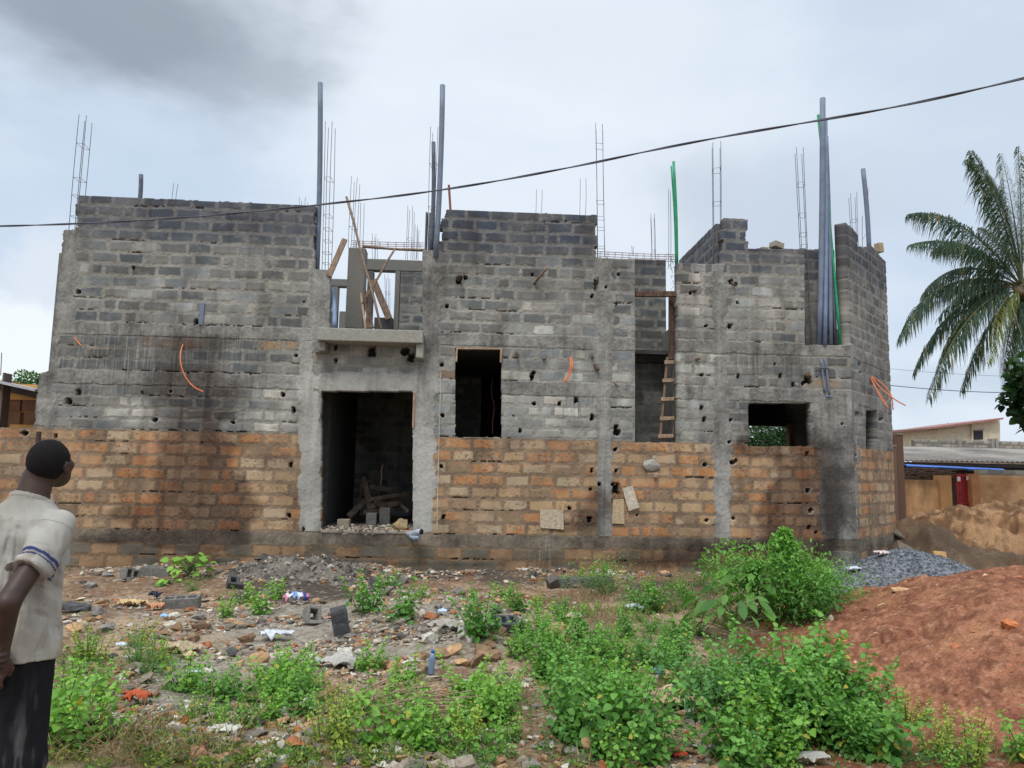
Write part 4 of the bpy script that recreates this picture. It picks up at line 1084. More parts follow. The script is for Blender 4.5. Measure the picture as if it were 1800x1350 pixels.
def hollow(px, py, rot, L=.4, cells=3, c=(112,110,106), label='', dz=.05, W=.18, H=.15, broken=0):
    xs = [0]; mk = []
    t = .035; w = (L-t*(cells+1))/cells
    for i in range(cells): xs += [xs[-1]+t, xs[-1]+t+w]; mk += [1, 0]
    xs.append(xs[-1]+t); mk.append(1)
    ys = [0, t, W-t, W]; m_ = np.ones((len(mk), 3), bool); m_[:, 1] = np.array(mk, bool)
    if broken: m_[-1, :] = False; m_[-2, 2] = False
    V, F = vox(m_, np.array(xs)-L/2, np.array(ys)-W/2, -H/2, H/2)
    V = V + np.random.default_rng(int(px)).normal(size=V.shape)*.003
    o = mesh_np('hollow_block', V, F, M_ROCK, None, np.tile(s2l(c), (len(V), 1)), smooth=False); bevel(o, .006)
    p = gp(px, py); o.location = (p[0], p[1], p[2]+dz); o.rotation_euler = rot
    return tag(o, label, 'concrete block')
hollow(228,1018,(1.2,.3,.9),.24,2,(116,112,106),'hollow grey block tipped on its end left of the pale green seedling')
hollow(277,1012,(0,.05,-.1),.42,3,(118,114,108),'long grey block lying flat behind the tipped hollow block',H=.16)
hollow(318,1068,(.12,-.06,.12),.42,3,(120,118,112),'long grey block lying on its side on the red earth')
hollow(557,1093,(1.1,.1,.5),.26,2,(126,122,116),'small hollow block half buried behind the upright dark one',broken=1)
hollow(597,1113,(.1,1.35,.3),.26,2,(74,74,76),'dark hollow block standing upright on the gravelly patch',dz=.1)
hollow(416,1028,(.5,.2,.4),.26,2,(82,80,80),'broken dark hollow block left of the cement debris heap',broken=1)
hollow(972,1034,(.9,.9,1.2),.26,3,(98,92,86),'hollow block leaning near the wall at the edge of the weeds',W=.14)
hollow(884,1110,(.35,.05,.2),.30,3,(84,86,90),'dark hollow block with holes up, buried in the middle weeds')
hollow(1000,1032,(.02,0,.03),.42,3,(108,108,106),'grey block lying along the wall foot left of the thin column',dz=.07)
hollow(1052,1033,(.05,0,-.04),.42,3,(100,100,98),'second grey block lying along the wall foot, nearer the ladder',dz=.07)
def cfrag(px, py, s, kind, label, sc): rock(px, py, s, kind, label, 'block fragment', None, sc)
cfrag(130,1075,26,'dark','big dark cement fragment just right of the man',(1,.7,.45))
cfrag(170,1082,18,'grey','grey broken block lying right of the big dark fragment',(1,.6,.5))
cfrag(190,1110,18,'grey','flat grey broken block beside the weeds next to the man',(1,.7,.4))
cfrag(470,1048,16,'grey','grey block fragment among the small weeds left of the rags',(1,.6,.6))
cfrag(465,1016,17,'dark','dark block fragment at the left foot of the cement heap',(1,.7,.8))
cfrag(655,1035,20,'dark','dark chunk behind the round little weed in front of the doorway',(1,.7,.7))
cfrag(680,1045,22,'grey','grey slab piece lying between the two round little weeds',(1,.7,.35))
cfrag(708,1022,14,'grey','light grey chunk right of the cement heap, below the pipe elbow',(1,.7,.6))
cfrag(809,1046,15,'grey','upright grey stone on the red earth patch',(.8,.5,.9))
cfrag(872,1078,16,'dark','dark broken block above the buried hollow block',(1,.6,.7))
cfrag(408,1155,14,'dark','half round dark pipe fragment lying by the buff stones',(1,.8,.7))
cfrag(355,1105,22,'brown','long brown stone in the rubble left of the rags',(1.3,.4,.4))
cfrag(975,1125,30,'tan','large orange buff block fragment lying in the weeds',(1,.45,.75))
cfrag(1068,1022,14,'grey','grey slab leaning on the wall foot by the column',(1,.4,.8))
cfrag(1100,1022,12,'grey','small grey block at the wall foot right of the leaning slab',(1,.6,.6))
rock(130,965,18,'tan','buff block piece at the wall foot right of the man','block fragment',None,(1,.7,.6))
rock(120,990,14,'tan','small buff block below the buff piece next to the man','block fragment',None,(1,.7,.7))
def crumple(px, py, w, h, fn, label, cat='rag', name='rag', dz=.03, rough=.7, stand=.3, rot=0, P0=None, seed=None):
    seed = seed or int(px+py); w *= .78; h *= .85
    n = 26; a = np.linspace(-1, 1, n); U_, V_ = np.meshgrid(a, a)
    q = np.hypot(U_, V_); lim = .75+.5*fbm(np.arctan2(V_, U_)*1.2+5, U_*0, seed, 2); 
    f1 = fbm(U_*1.8+seed, V_*1.8, seed+1, 4); f2 = fbm(U_*3+seed, V_*3, seed+2, 4); f3 = fbm(U_*1.5+seed, V_*1.5, seed+3, 3)
    rid = 1-abs(f2-.5)*4
    x = U_*w*(.7+.6*f1); y = V_*h*(.7+.6*f3); z = rid*.62*min(w, h)*.9+(f1-.5)*.5*min(w,h) + (1-q)*stand*w*.5
    c = fn(U_, V_, f1)
    p = gp(px, py) if P0 is None else P0
    cs, sn = math.cos(rot), math.sin(rot)
    P_ = np.stack([x*cs-y*sn, x*sn+y*cs, z+dz], -1).reshape(-1, 3)
    idx = np.arange(n*n).reshape(n, n); K = (q < lim); cc = K[:-1,:-1] & K[1:,1:] & K[1:,:-1] & K[:-1,1:]
    i, j = np.nonzero(cc); f = np.stack([idx[i,j], idx[i,j+1], idx[i+1,j+1], idx[i+1,j]], 1)
    u, inv = np.unique(f, return_inverse=True)
    o = mesh_np(name, P_[u], inv.reshape(f.shape), M_CLOTH, None, c.reshape(-1, 3)[u]); o.location = p
    sm = o.modifiers.new('thickness', 'SOLIDIFY'); sm.thickness = .003
    return tag(o, label, cat)
M_CLOTH = attr_mat('cloth_and_plastic', 40, .9, 1.1, rough=.6, bump=.1, bscale=80)
def cs(*c):
    c = s2l(c)
    return lambda u, v, f: np.tile(c, u.shape+(1,))*(.8+.4*f[..., None])
def patchy(u, v, f):
    s_ = np.floor((u+v*.4)*2.6).astype(int)
    pal = np.array([s2l((206,204,214)), s2l((60,74,132)), s2l((196,120,140)), s2l((214,212,218)), s2l((120,150,190))])
    return pal[s_ % 5]
crumple(550,1024,.17,.13,lambda u,v,f: np.where((f > .56)[...,None], s2l((120,128,190)), s2l((208,210,226))),'white and lilac plastic bag on the dark debris heap','plastic bag','plastic_bag',stand=1.2)
crumple(520,1062,.2,.15,patchy,'patterned rag in blue, pink and white at the edge of the small weeds',stand=.9)
crumple(272,1053,.11,.08,cs(36,40,58),'small black and blue rag on the red earth',stand=.8)
crumple(232,1066,.22,.12,cs(196,168,120),'flat torn cardboard piece on the red earth','cardboard','cardboard',stand=.1)
crumple(272,1072,.14,.1,cs(188,136,96),'orange brown cardboard scrap beside the long grey block','cardboard','cardboard',stand=.15)
crumple(480,1128,.22,.1,cs(196,200,204),'long pale plastic sheet lying on the gravelly patch','plastic sheet','plastic_sheet',stand=.3)
crumple(240,1238,.12,.08,cs(176,80,44),'bright orange crumpled scrap on the bare earth','scrap','plastic_scrap',stand=.5)
crumple(395,1298,.13,.07,cs(190,190,176),'pale blue and cream wrapper near the bottom of the bare earth','wrapper','wrapper',stand=.3)
crumple(320,1150,.20,.13,cs(176,156,128),'crumpled beige sack in the rubble left of the middle weeds','sack','sack',stand=.6)
crumple(335,1160,.09,.06,cs(200,176,138),'small buff paper scrap in front of the beige sack','paper scrap','paper_scrap',stand=.3)
crumple(600,1174,.28,.10,cs(170,166,158),'long crumpled grey cement sack on the rubble','sack','sack',stand=.4)
crumple(785,1108,.24,.11,cs(160,152,140),'pale cement sack draped over the stone pile','sack','sack',stand=.5)
crumple(212,1142,.06,.05,cs(206,214,222),'small white plastic ball of wrap near the man','plastic bag','plastic_bag',stand=.8)
crumple(288,1090,.06,.05,cs(150,186,214),'light blue plastic scrap below the cardboard','scrap','plastic_scrap',stand=.8)
crumple(778,1085,.07,.05,cs(180,200,222),'light blue plastic scrap right of the round weeds','scrap','plastic_scrap',stand=.8)
crumple(340,1192,.07,.05,cs(196,204,206),'whitish plastic scrap under the left clump of weeds','scrap','plastic_scrap',stand=.5)
crumple(1115,1072,.17,.09,cs(214,218,226),'white plastic bag in the dry grass behind the weeds','plastic bag','plastic_bag',stand=.6)
crumple(1010,1092,.12,.1,cs(198,186,160),'pale rag caught in the dry stalks','rag','rag',stand=.6)
crumple(1165,1186,.08,.06,cs(120,150,206),'small blue and white wrapper on the stones between the weeds','wrapper','wrapper',stand=.5)
crumple(1195,1250,.26,.12,cs(176,148,114),'flat brown cardboard on the stones right of the tall weeds','cardboard','cardboard',stand=.15)
crumple(1190,1225,.15,.1,cs(190,166,132),'torn buff paper lying above the brown cardboard','paper scrap','paper_scrap',stand=.2)
crumple(1198,1338,.055,.04,cs(180,56,44),'red plastic scrap at the bottom between the weeds','scrap','plastic_scrap',stand=.5)
crumple(1090,1275,.07,.09,cs(180,180,186),'grey feathery plastic scrap left of the stones','scrap','plastic_scrap',stand=.4)
crumple(1425,1344,.16,.06,cs(176,172,162),'grey cloth strip at the bottom edge','rag','rag',stand=.2)
crumple(0,0,.17,.10,cs(206,190,186),'pinkish white plastic sheet on top of the gravel heap','plastic sheet','plastic_sheet',P0=on_heap(gravel_h,1550,978),stand=.3,seed=9)
crumple(0,0,.16,.09,cs(190,194,204),'white plastic bag low on the left of the gravel heap','plastic bag','plastic_bag',P0=on_heap(gravel_h,1500,1006),stand=.5,seed=12)
crumple(0,0,.15,.08,cs(160,172,178),'grey plastic scrap where the bush meets the gravel','scrap','plastic_scrap',P0=on_heap(gravel_h,1430,1024),stand=.3,seed=14)
# blue bottle
p = gp(757, 1186); bt = empty('plastic_bottle', p, 'crushed clear blue water bottle standing in the rubble by the stones', 'bottle')
MB().tube([p+(0,0,.0), p+(0,0,.02), p+(.004,0,.07), p+(.008,.0,.12), p+(.01,0,.15), p+(.012,0,.175)], [.024,.029,.025,.029,.022,.011], 12).build('body', plain('dull_bottle', (132, 150, 172), .35, c2=(104, 124, 150)), bt, True)
MB().tube([p+(.012,0,.172), p+(.013,0,.192)], .015, 10).build('cap', plain('blue_cap',(50,110,190)), bt, True)
# upright buff slab by the sand and broken cement sheets between the heaps
pb = on_heap(sand_h, 1655, 1008)
def slab_at(p, w, h, t, rot, c, label, name='slab', cat='slab'):
    o = MB().box((-w/2,-t/2,0),(w/2,t/2,h),s2l(c)).build(name, M_ROCK); bevel(o,.01); o.location = Vector(p); o.rotation_euler = rot
    return tag(o, label, cat)
_q = at(1656, 990, .3); _q[2] = GZ(_q[0], _q[1])-.03
slab_at(_q,.24,.40,.06,(-.25,.08,.1),(200,160,112),'upright buff slab standing between the gravel and the sand')
slab_at(on_heap(sand_h,1615,985),.75,.45,.05,(-1.2,.45,-.3),(112,102,90),'broken grey cement sheet lying on the slope above the gravel')
slab_at(on_heap(sand_h,1590,948),.6,.45,.05,(-1.1,.5,-.2),(104,98,88),'second broken cement sheet higher up the slope by the building corner')
slab_at(on_heap(sand_h,1585,1000),.3,.2,.05,(-1.2,.35,.5),(132,100,74),'short brown board lying on the gravel below the cement sheets','plank','plank')
# pipe elbows wrapped in plastic beside the door sill
p = at(733, 938, -.16); pe = empty('wrapped_pipe', p, 'white pipe elbow wrapped in torn plastic sticking out below the right door jamb', 'pipe')
MB().tube([p+(-.14,.16,-.02), p+(-.05,.02,.0), p+(.02,-.05,.03), p+(.08,-.12,.04)], [.05,.055,.05,.047], 12, cap=False).build('elbow', plain('white_plastic',(196,202,212),.5,c2=(140,148,160)), pe, True)
MB().tube([p+(.079,-.118,.04), p+(.03,-.06,.03)], .04, 12).build('bore', plain('dark_bore',(20,20,22)), pe, True)
MB().tube([p+(-.12,.06,-.05), p+(-.03,-.02,-.07), p+(.05,-.08,-.05)], [.03,.045,.03], 9).build('wrapping', plain('torn_plastic',(178,190,206),.5,c2=(110,120,140),bump=.6,bscale=20), pe, True)
# junk pile in the doorway
random.seed(21)
M_JUNK = plain('dirty_dark_board', (108, 92, 80), .95, c2=(58, 50, 45), scale=9, bump=.6)
JL = [((628,905),(640,838),1.9,1.5),((640,845),(655,905),1.6,1.3),((636,868),(700,858),1.7,1.7),((650,855),(690,862),1.5,1.6),((648,878),(715,868),1.3,1.6),((612,908),(650,872),1.3,1.6),((660,880),(690,900),1.2,1.4),
  ((645,890),(700,885),1.2,1.5),((620,910),(640,868),1.5,1.9),((672,880),(722,872),1.9,1.8),((680,898),(722,880),1.6,1.9),((640,900),(668,898),1.1,1.3),((655,840),(680,850),1.8,2.2),((690,872),(718,900),1.7,1.4)]
lab = ['standing at the left of','leaning on the left of','lying on top of','crossing the top of','lying in front of','propped at the foot of','slanting down the front of','lying low across','stuck upright into the left of','lying at the right of','slanting at the right of','at the bottom of','at the back of','falling off the right of']
for (a, b, Ya, Yb2), l_ in zip(JL, lab):
    plank(a, b, Ya, Yb2, random.uniform(5, 11), M_JUNK, 'dark old board '+l_+' the junk pile inside the doorway', 'plank', 'plank', .03, 'old boards piled inside the doorway')
b_ = plank((665,880),(673,815),2.0,2.0,3,M_WOODP,'bare crooked branch rising from the junk pile inside the doorway','branch','branch',round_=True)
def dblock(x0, y0, x1, y1, Y, c, label, t=.2):
    a = at(x0, y1, Y); b = at(x1, y0, Y); z = zFLOOR
    o = MB().box((a[0], Y, z), (b[0], Y+t, b[2]), s2l(c)).build('block', M_ROCK); bevel(o, .012, 2); tag(o, label, 'block')
dblock(643,902,662,918,.75,(104,102,98),'grey block inside the doorway, left one of two before the junk pile')
dblock(666,893,686,918,.9,(96,94,92),'taller grey block inside the doorway right under the boards')
dblock(592,913,614,927,.35,(150,138,122),'low pale block lying on the left of the door threshold')
v, f, c = rock_mesh(5, s2l((158,138,104)), (1, .6, .62)); o = mesh_np('block', v*.2, f, M_ROCK, None, c, smooth=False); o.location = at(705, 924, .15); tag(o, 'wedge shaped buff block on the right of the door threshold', 'block')
P = []
for i in range(900):
    x = random.uniform(X(566,0,930), X(724,0,930)); y = random.uniform(-.1, .9); P.append((x, y, zFLOOR + (0 if y > .2 else -.008)))
scatter('threshold_rubble', P, lambda r: float(np.clip(r.lognormal(-4.0,.6),.006,.06)), pcol([3,3,2,1,1,3,1,0,1]), M_ROCK, 31)
# dry stick bundle in the middle
random.seed(9)
mb = MB()
for i in range(46):
    a = gp(random.uniform(600,740), random.uniform(1235,1290)); L = random.uniform(.2,.6); an = random.uniform(-.4,.9)
    b = a+np.array([math.cos(an)*L, math.sin(an)*L, random.uniform(.02,.2)]); mb.tube([a+(0,0,.02), (a+b)/2+(0,0,.04), b], .004, 5)
tag(mb.build('dry_twigs', M_WOODP, None, True), kind='stuff')
mb = MB()
for (x0,x1,y0,y1,n) in ((1120,1290,1015,1085,420),(1000,1080,1020,1110,260),(60,420,1290,1350,300)):
    for i in range(n):
        a = gp(random.uniform(x0,x1), random.uniform(y0,y1)); L = random.uniform(.12,.4); an = random.uniform(0,6.28)
        b = a+np.array([math.cos(an)*L*.5, math.sin(an)*L*.5, random.uniform(.02,L*.8)]); mb.tube([a, (a+b)/2+(0,0,.02), b], .0022, 3, cap=False)
tag(mb.build('dry_grass', plain('straw',(168,142,104),.9,c2=(116,92,66),bump=0), None, True), kind='stuff')
tick('p4')
# ================================================================ leaves
def leaf_mat(name, tint=1.0):
    m, nt, b = mat_new(name); n = nt.nodes; l = nt.links
    a = n.new('ShaderNodeAttribute'); a.attribute_name = 'Col'
    l.new(a.outputs['Color'], b.inputs['Base Color']); b.inputs['Roughness'].default_value = .55; b.inputs['Specular IOR Level'].default_value = .35
    tr = n.new('ShaderNodeBsdfTranslucent'); hs = n.new('ShaderNodeVectorMath'); hs.operation = 'MULTIPLY'; hs.inputs[1].default_value = (1.25, 1.35, .7)
    l.new(a.outputs['Color'], hs.inputs[0]); l.new(hs.outputs[0], tr.inputs[0])
    mx = n.new('ShaderNodeMixShader'); mx.inputs[0].default_value = .32
    l.new(b.outputs[0], mx.inputs[1]); l.new(tr.outputs[0], mx.inputs[2]); l.new(mx.outputs[0], n['Material Output'].inputs[0]); return m
M_LEAF = leaf_mat('leaf'); M_STEM = plain('green_stem', (110, 130, 70), .7, c2=(80, 96, 50), bump=0)
HEART = (np.array([(0,0,0),(-.40,.16,.07),(-.42,.48,.08),(-.20,.82,.0),(0,1,-.10),(.20,.82,.0),(.42,.48,.08),(.40,.16,.07),(0,.4,0),(0,.75,-.02)]),
         np.array([(0,8,2,1),(8,9,3,2),(0,7,6,8),(8,6,5,9)]), np.array([(9,4,3),(9,5,4)]))
OVAL = (np.array([(0,0,0),(-.20,.35,.05),(-.17,.7,.03),(0,1,-.1),(.17,.7,.03),(.20,.35,.05),(0,.5,0)]), np.array([(0,6,2,1),(0,5,4,6)]), np.array([(6,3,2),(6,4,3)]))
def leaves(P, D, S, C, rng, tmpl, nrm=None, roll=.5):
    """merge leaves: base points P, directions D, lengths S, colours C"""
    n = len(P); D = D/np.linalg.norm(D, axis=1)[:, None]
    upv = np.array([0, 0, 1.0]) + rng.normal(size=(n, 3))*roll if nrm is None else nrm
    Nn = upv - D*np.sum(upv*D, 1)[:, None]; Nn /= np.linalg.norm(Nn, axis=1)[:, None]+1e-9
    X_ = np.cross(D, Nn); T, F4, F3 = tmpl; k = len(T)
    V = P[:, None] + S[:, None, None]*(T[None, :, 0:1]*X_[:, None] + T[None, :, 1:2]*D[:, None] + T[None, :, 2:3]*Nn[:, None])
    off = (np.arange(n)*k)[:, None, None]
    return V.reshape(-1, 3), (F4[None]+off).reshape(-1, 4), (F3[None]+off).reshape(-1, 3), np.repeat(C, k, 0)
GRN = dict(bright=(s2l((84,134,50)), s2l((140,186,78))), mid=(s2l((64,112,48)), s2l((118,168,74))), dark=(s2l((42,80,36)), s2l((92,136,58))), shade=(s2l((30, 56, 32)), s2l((66, 98, 54))), yellow=(s2l((120,138,52)), s2l((164,178,72))), blue=(s2l((58,104,54)), s2l((108,158,84))))
def plant_data(rng, H, stems, spread, leaf, kind, tmpl=HEART, node=.035, dens=4):
    g0, g1 = GRN[kind]; P = []; D = []; S = []; C = []; SP = []
    for s_ in range(stems):
        h = H*rng.uniform(.38, 1.12); a = rng.uniform(0, 2*pi); b0 = rng.uniform(0, .35)*spread
        base = np.array([math.cos(a)*b0, math.sin(a)*b0, -.02]); lean = rng.uniform(.1, 1.25)*spread
        tip = np.array([math.cos(a)*(b0+lean), math.sin(a)*(b0+lean), h]); mid = (base+tip)/2+np.array([0, 0, h*.12])
        tt = np.arange(.12, 1.001, node/h); tint = rng.uniform(-.15, .15)
        pth = [(1-t)**2*base+2*t*(1-t)*mid+t*t*tip for t in np.linspace(0, 1, 6)]; SP.append(pth)
        for i, t in enumerate(tt):
            p = (1-t)**2*base+2*t*(1-t)*mid+t*t*tip
            sz = leaf*(1.08-.62*t**1.6)*rng.uniform(.75, 1.2); rot = i*pi/2+rng.uniform(-.4, .4)
            for q in range(dens):
                aa = rot+q*2*pi/dens+rng.uniform(-.3, .3); el = rng.uniform(-.35, .5)+.5*(t > .9)
                d = np.array([math.cos(aa)*math.cos(el), math.sin(aa)*math.cos(el), math.sin(el)])
                pet = sz*rng.uniform(.3, 1.1)*(1-.5*t)
                if rng.random() < .10: continue
                P.append(p+d*pet); D.append(d-np.array([0, 0, rng.uniform(.1, .7)])); S.append(sz)
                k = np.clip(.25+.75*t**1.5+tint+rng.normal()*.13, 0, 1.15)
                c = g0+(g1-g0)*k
                if rng.random() < .012: c = s2l((186, 172, 70))
                C.append(c)
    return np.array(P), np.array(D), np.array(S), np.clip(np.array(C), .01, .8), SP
def plant_obj(name, data, rng, tmpl, parent_label=None, loc=(0, 0, 0), cat='weed', group=None):
    P, D, S, C, SP = data
    root = empty(name, loc, parent_label, cat, group)
    V, F4, F3, CC = leaves(P, D, S, C, rng, tmpl)
    o = mesh_np('foliage', V, [F4, F3], M_LEAF, root, CC)
    mb = MB()
    for pth in SP: mb.tube(pth, [.006*max(.4, 1-i*.15) for i in range(len(pth))], 4, cap=False)
    st = mb.build('stem', M_STEM, root, True)
    # the two meshes hold local coordinates already
    me = st.data; co = np.empty(len(me.vertices)*3, np.float32); me.vertices.foreach_get('co', co); co = co.reshape(-1, 3)+np.array(root.location, np.float32); me.vertices.foreach_set('co', co.ravel())
    return root
def copy_tree(o):
    c = o.copy(); COL.objects.link(c)
    for ch in o.children:
        d = ch.copy(); COL.objects.link(d); d.parent = c
    return c
prng = np.random.default_rng(77)
PROT = {}
USED = {}
def proto(key):
    """each prototype is built the first time it is needed and that one stands in the scene too"""
    kind, v = key
    spec = {'bright': (.42, 7, .26, .062, 'bright', HEART, 4), 'mid': (.46, 8, .26, .060, 'mid', HEART, 4), 'small': (.26, 7, .18, .040, 'bright', HEART, 4),
            'big': (.62, 9, .34, .078, 'mid', HEART, 4), 'willow': (.58, 9, .36, .085, 'blue', OVAL, 4), 'yellow': (.34, 8, .2, .034, 'yellow', HEART, 4), 'fine': (.36, 12, .26, .028, 'mid', OVAL, 5)}[kind]
    H, n, sp, lf, g, tm, dn = spec
    return plant_data(prng, H*prng.uniform(.9, 1.1), n, sp, lf, g, tm, .034 if kind != 'fine' else .022, dn), tm
NW = dict(bright='bright green heart-leaved weed', mid='green heart-leaved weed', small='small bright green weed', big='tall heart-leaved weed with large leaves', willow='narrow-leaved green weed', yellow='yellowish green fine weed', fine='fine-leaved green weed')
def weed(px, py, kind, scale=1.0, label=None, var=None, group='leafy weeds spread over the building yard'):
    var = int(prng.integers(4)) if var is None else var
    p = gp(px, py); key = (kind, var)
    if px > 1330:
        q = on_heap(red_h, px, py)
        if q[2] > p[2]+.02: p = q
    lb = label or (NW[kind]+' '+where(px, py))
    if key not in PROT:
        d, tm = proto(key)
        o = plant_obj('weed', d, prng, tm, lb, (0, 0, 0), 'weed', group); PROT[key] = o; n = o
    else:
        n = copy_tree(PROT[key])
    n.location = p; n.rotation_euler = (0, 0, prng.uniform(0, 6.28)); n.scale = (scale*prng.uniform(.92, 1.08),)*3
    tag(n, lb, 'weed', group); return n
def patch(cx, cy, rx, ry, n, kinds, smin=.7, smax=1.15, mind=17):
    pts = []; tries = 0
    while len(pts) < n and tries < n*40:
        tries += 1
        a = prng.uniform(0, 2*pi); r = math.sqrt(prng.uniform(0, 1)); x, y = cx+math.cos(a)*r*rx, cy+math.sin(a)*r*ry
        if any(math.hypot(x-q[0], (y-q[1])*1.6) < mind for q in pts): continue
        pts.append((x, y)); weed(x, y, kinds[int(prng.integers(len(kinds)))], prng.uniform(smin*.62, smax*.98))
# left strip beside the man
patch(130,1270,50,70,9,['bright','bright','small'],.75,1.05,20)
patch(150,1180,26,40,4,['small','yellow'],.7,1.,16)
# clump left of centre
patch(445,1250,120,38,15,['bright','mid','bright','small'],.6,.85,20)
patch(520,1205,40,26,4,['bright','yellow'],.7,.95,18)
patch(360,1215,40,20,4,['small','bright'],.7,.9,16)
# centre
patch(610,1290,60,34,6,['small','yellow'],.7,1.0,20)
patch(790,1300,120,44,14,['yellow','bright','small','bright'],.7,1.0,24)
patch(720,1225,40,26,5,['bright','small'],.55,.85,20)
patch(655,1180,22,22,3,['small'],.8,1.0,14)
patch(870,1250,70,34,9,['bright','small','bright'],.7,.9,22)
# tall weeds right of the centre
patch(1050,1260,85,60,14,['mid','mid','bright'],.75,1.05,26)
patch(1000,1180,75,30,10,['mid','bright'],.65,.9,22)
patch(930,1150,50,26,6,['mid','small'],.6,.9,20)
patch(960,1085,70,18,8,['small','mid'],.6,.9,18)
patch(1130,1165,100,22,12,['mid','fine','mid'],.6,.9,20)
patch(1120,1120,110,14,9,['fine','small','mid'],.55,.85,20)
patch(1210,1195,50,26,6,['mid','small'],.6,.8,20)
patch(1110,1330,50,24,5,['mid','small'],.8,1.0,26)
patch(1290,1250,80,40,10,['willow','willow','mid'],.7,.95,26)
patch(1430,1280,100,40,15,['big','mid','big'],.7,.95,30)
patch(1500,1325,40,16,3,['big','mid'],.7,.85,30)
patch(1330,1340,60,20,6,['mid','bright'],.8,1.05,26)
patch(1690,1335,60,20,5,['small','yellow','small'],.7,.95,28)
patch(1800,1338,20,10,2,['small','bright'],.7,.9,28)
patch(1600,1270,20,14,2,['yellow'],.7,.9,14)
# green strip through the middle
patch(1060,1085,90,16,9,['mid','fine','small','willow'],.6,.95,20)
patch(960,1120,60,16,5,['mid','bright'],.7,.95,20)
patch(1180,1075,60,12,5,['mid','fine'],.6,.9,20)
# along the wall
patch(1010,1030,40,8,4,['fine','small'],.8,1.1,14)
patch(1210,1040,90,8,9,['fine','small'],.7,1.0,16)
patch(1260,1020,40,8,3,['fine'],.9,1.1,16)
patch(260,1160,40,30,4,['fine','yellow'],.6,.9,18)
for (x, y, k, s_, lb) in [(640,1078,'mid',.95,'round little green weed in front of the left half of the doorway'),(705,1093,'mid',1.0,'round little green weed right of the first one, in front of the doorway'),
    (846,1125,'mid',1.0,'dense green weed behind the pile of brown stones'),(465,1080,'bright',.8,'spreading green weed left of the patterned rag'),(430,1060,'small',1.,'small weed left of the spreading one near the rag'),
    (686,1024,'fine',.8,'feathery weed on the dark cement heap'),(737,1052,'small',1.1,'small upright weed below the wrapped pipe'),(888,1048,'small',1.1,'single weed standing on the red earth in line with the tall window'),
    (152,985,'small',1.0,'tiny weed at the wall foot right of the man'),(202,980,'small',.7,'tiny second weed further right at the wall foot'),(395,1083,'small',.9,'small weed right of the long grey block'),
    (490,1052,'small',1.1,'small weed just above the patterned rag'),(340,1040,'fine',.6,'thin weed below the pale green seedling'),(1020,1130,'mid',.9,'green weed right of the big buff block')]:
    weed(x, y, k, s_, lb)
# ground cover: creeping weeds nobody could count
P = []; D = []; S = []; C = []
crng = np.random.default_rng(5)
for (cx, cy, rx, ry, n) in [(220,1320,220,50,5200),(520,1335,200,30,3600),(140,1150,70,60,1500),(780,1320,200,50,3500),(1100,1250,300,120,6500),(1180,1100,220,50,3800),(450,1250,150,60,2500),(300,1170,100,50,900),(1620,1330,160,40,1500),(1150,1040,250,14,1600),(640,1230,120,50,1200)]:
    k = 0
    while k < n:
        a = crng.normal(size=2)*.55; x, y = cx+a[0]*rx, cy+a[1]*ry
        if y < 1000 or y > 1430: continue
        k += 1
        if vn(np.array([x/26.]), np.array([y/15.]), 3)[0] < .42: continue
        P.append(gr(x, y, .03)); g0, g1 = GRN['yellow' if (y > 1270 and x < 800 and crng.random() < .6) else 'mid']
        C.append((g0+(g1-g0)*crng.uniform(-.3, 1))*crng.uniform(.6, 1.05))
P = np.array(P); P[:, 2] = base_h(P[:, 0], P[:, 1])+crng.uniform(0, .05, len(P)); C = np.clip(np.array(C), .008, .8)
ang = crng.uniform(0, 2*pi, len(P)); el = crng.uniform(-.1, .9, len(P))
D = np.stack([np.cos(ang)*np.cos(el), np.sin(ang)*np.cos(el), np.sin(el)], -1); S = crng.uniform(.014, .036, len(P))
V, F4, F3, CC = leaves(P, D, S, C, crng, OVAL)
tag(mesh_np('ground_cover', V, [F4, F3], M_LEAF, None, CC), kind='stuff')
# grass blades knitting the weeds together
P = []; D = []; S = []; C = []
BLADE = (np.array([(-.03,0,0),(.03,0,0),(-.028,.55,.04),(.028,.55,.04),(0,1,-.12)]), np.array([(0,1,3,2)]), np.array([(2,3,4)]))
for (cx, cy, rx, ry, n) in [(200,1325,240,50,900),(560,1330,240,40,800),(140,1180,80,60,260),(820,1320,200,40,700),(1100,1180,280,110,1500),(1140,1070,230,30,1100),(440,1230,150,50,400),(1640,1330,180,30,300),(1060,1025,300,10,500),(300,1000,240,8,160),(1300,1290,220,50,500)]:
    k = 0; n = int(n*.22)
    while k < n:
        a = crng.normal(size=2)*.55; x, y = cx+a[0]*rx, cy+a[1]*ry
        if y < 998 or y > 1430: continue
        k += 1
        if vn(np.array([x/34.]), np.array([y/18.]), 13)[0] < .40: continue
        p0_ = gr(x, y, .0)
        for j in range(5):
            P.append(p0_+np.array([crng.normal()*.03, crng.normal()*.03, 0])); D.append(np.array([crng.normal()*.45, crng.normal()*.45, 1])); S.append(crng.uniform(.04, .12))
            C.append(lerp(s2l((96, 120, 56)), s2l((172, 160, 104)), crng.uniform(0, 1)**1.6)*crng.uniform(.7, 1.05))
P = np.array(P); P[:, 2] = base_h(P[:, 0], P[:, 1])-.01
V, F4, F3, CC = leaves(P, np.array(D), np.array(S), np.array(C), crng, BLADE, roll=1.0)
tag(mesh_np('grass', V, [F4, F3], M_LEAF, None, CC), kind='stuff')
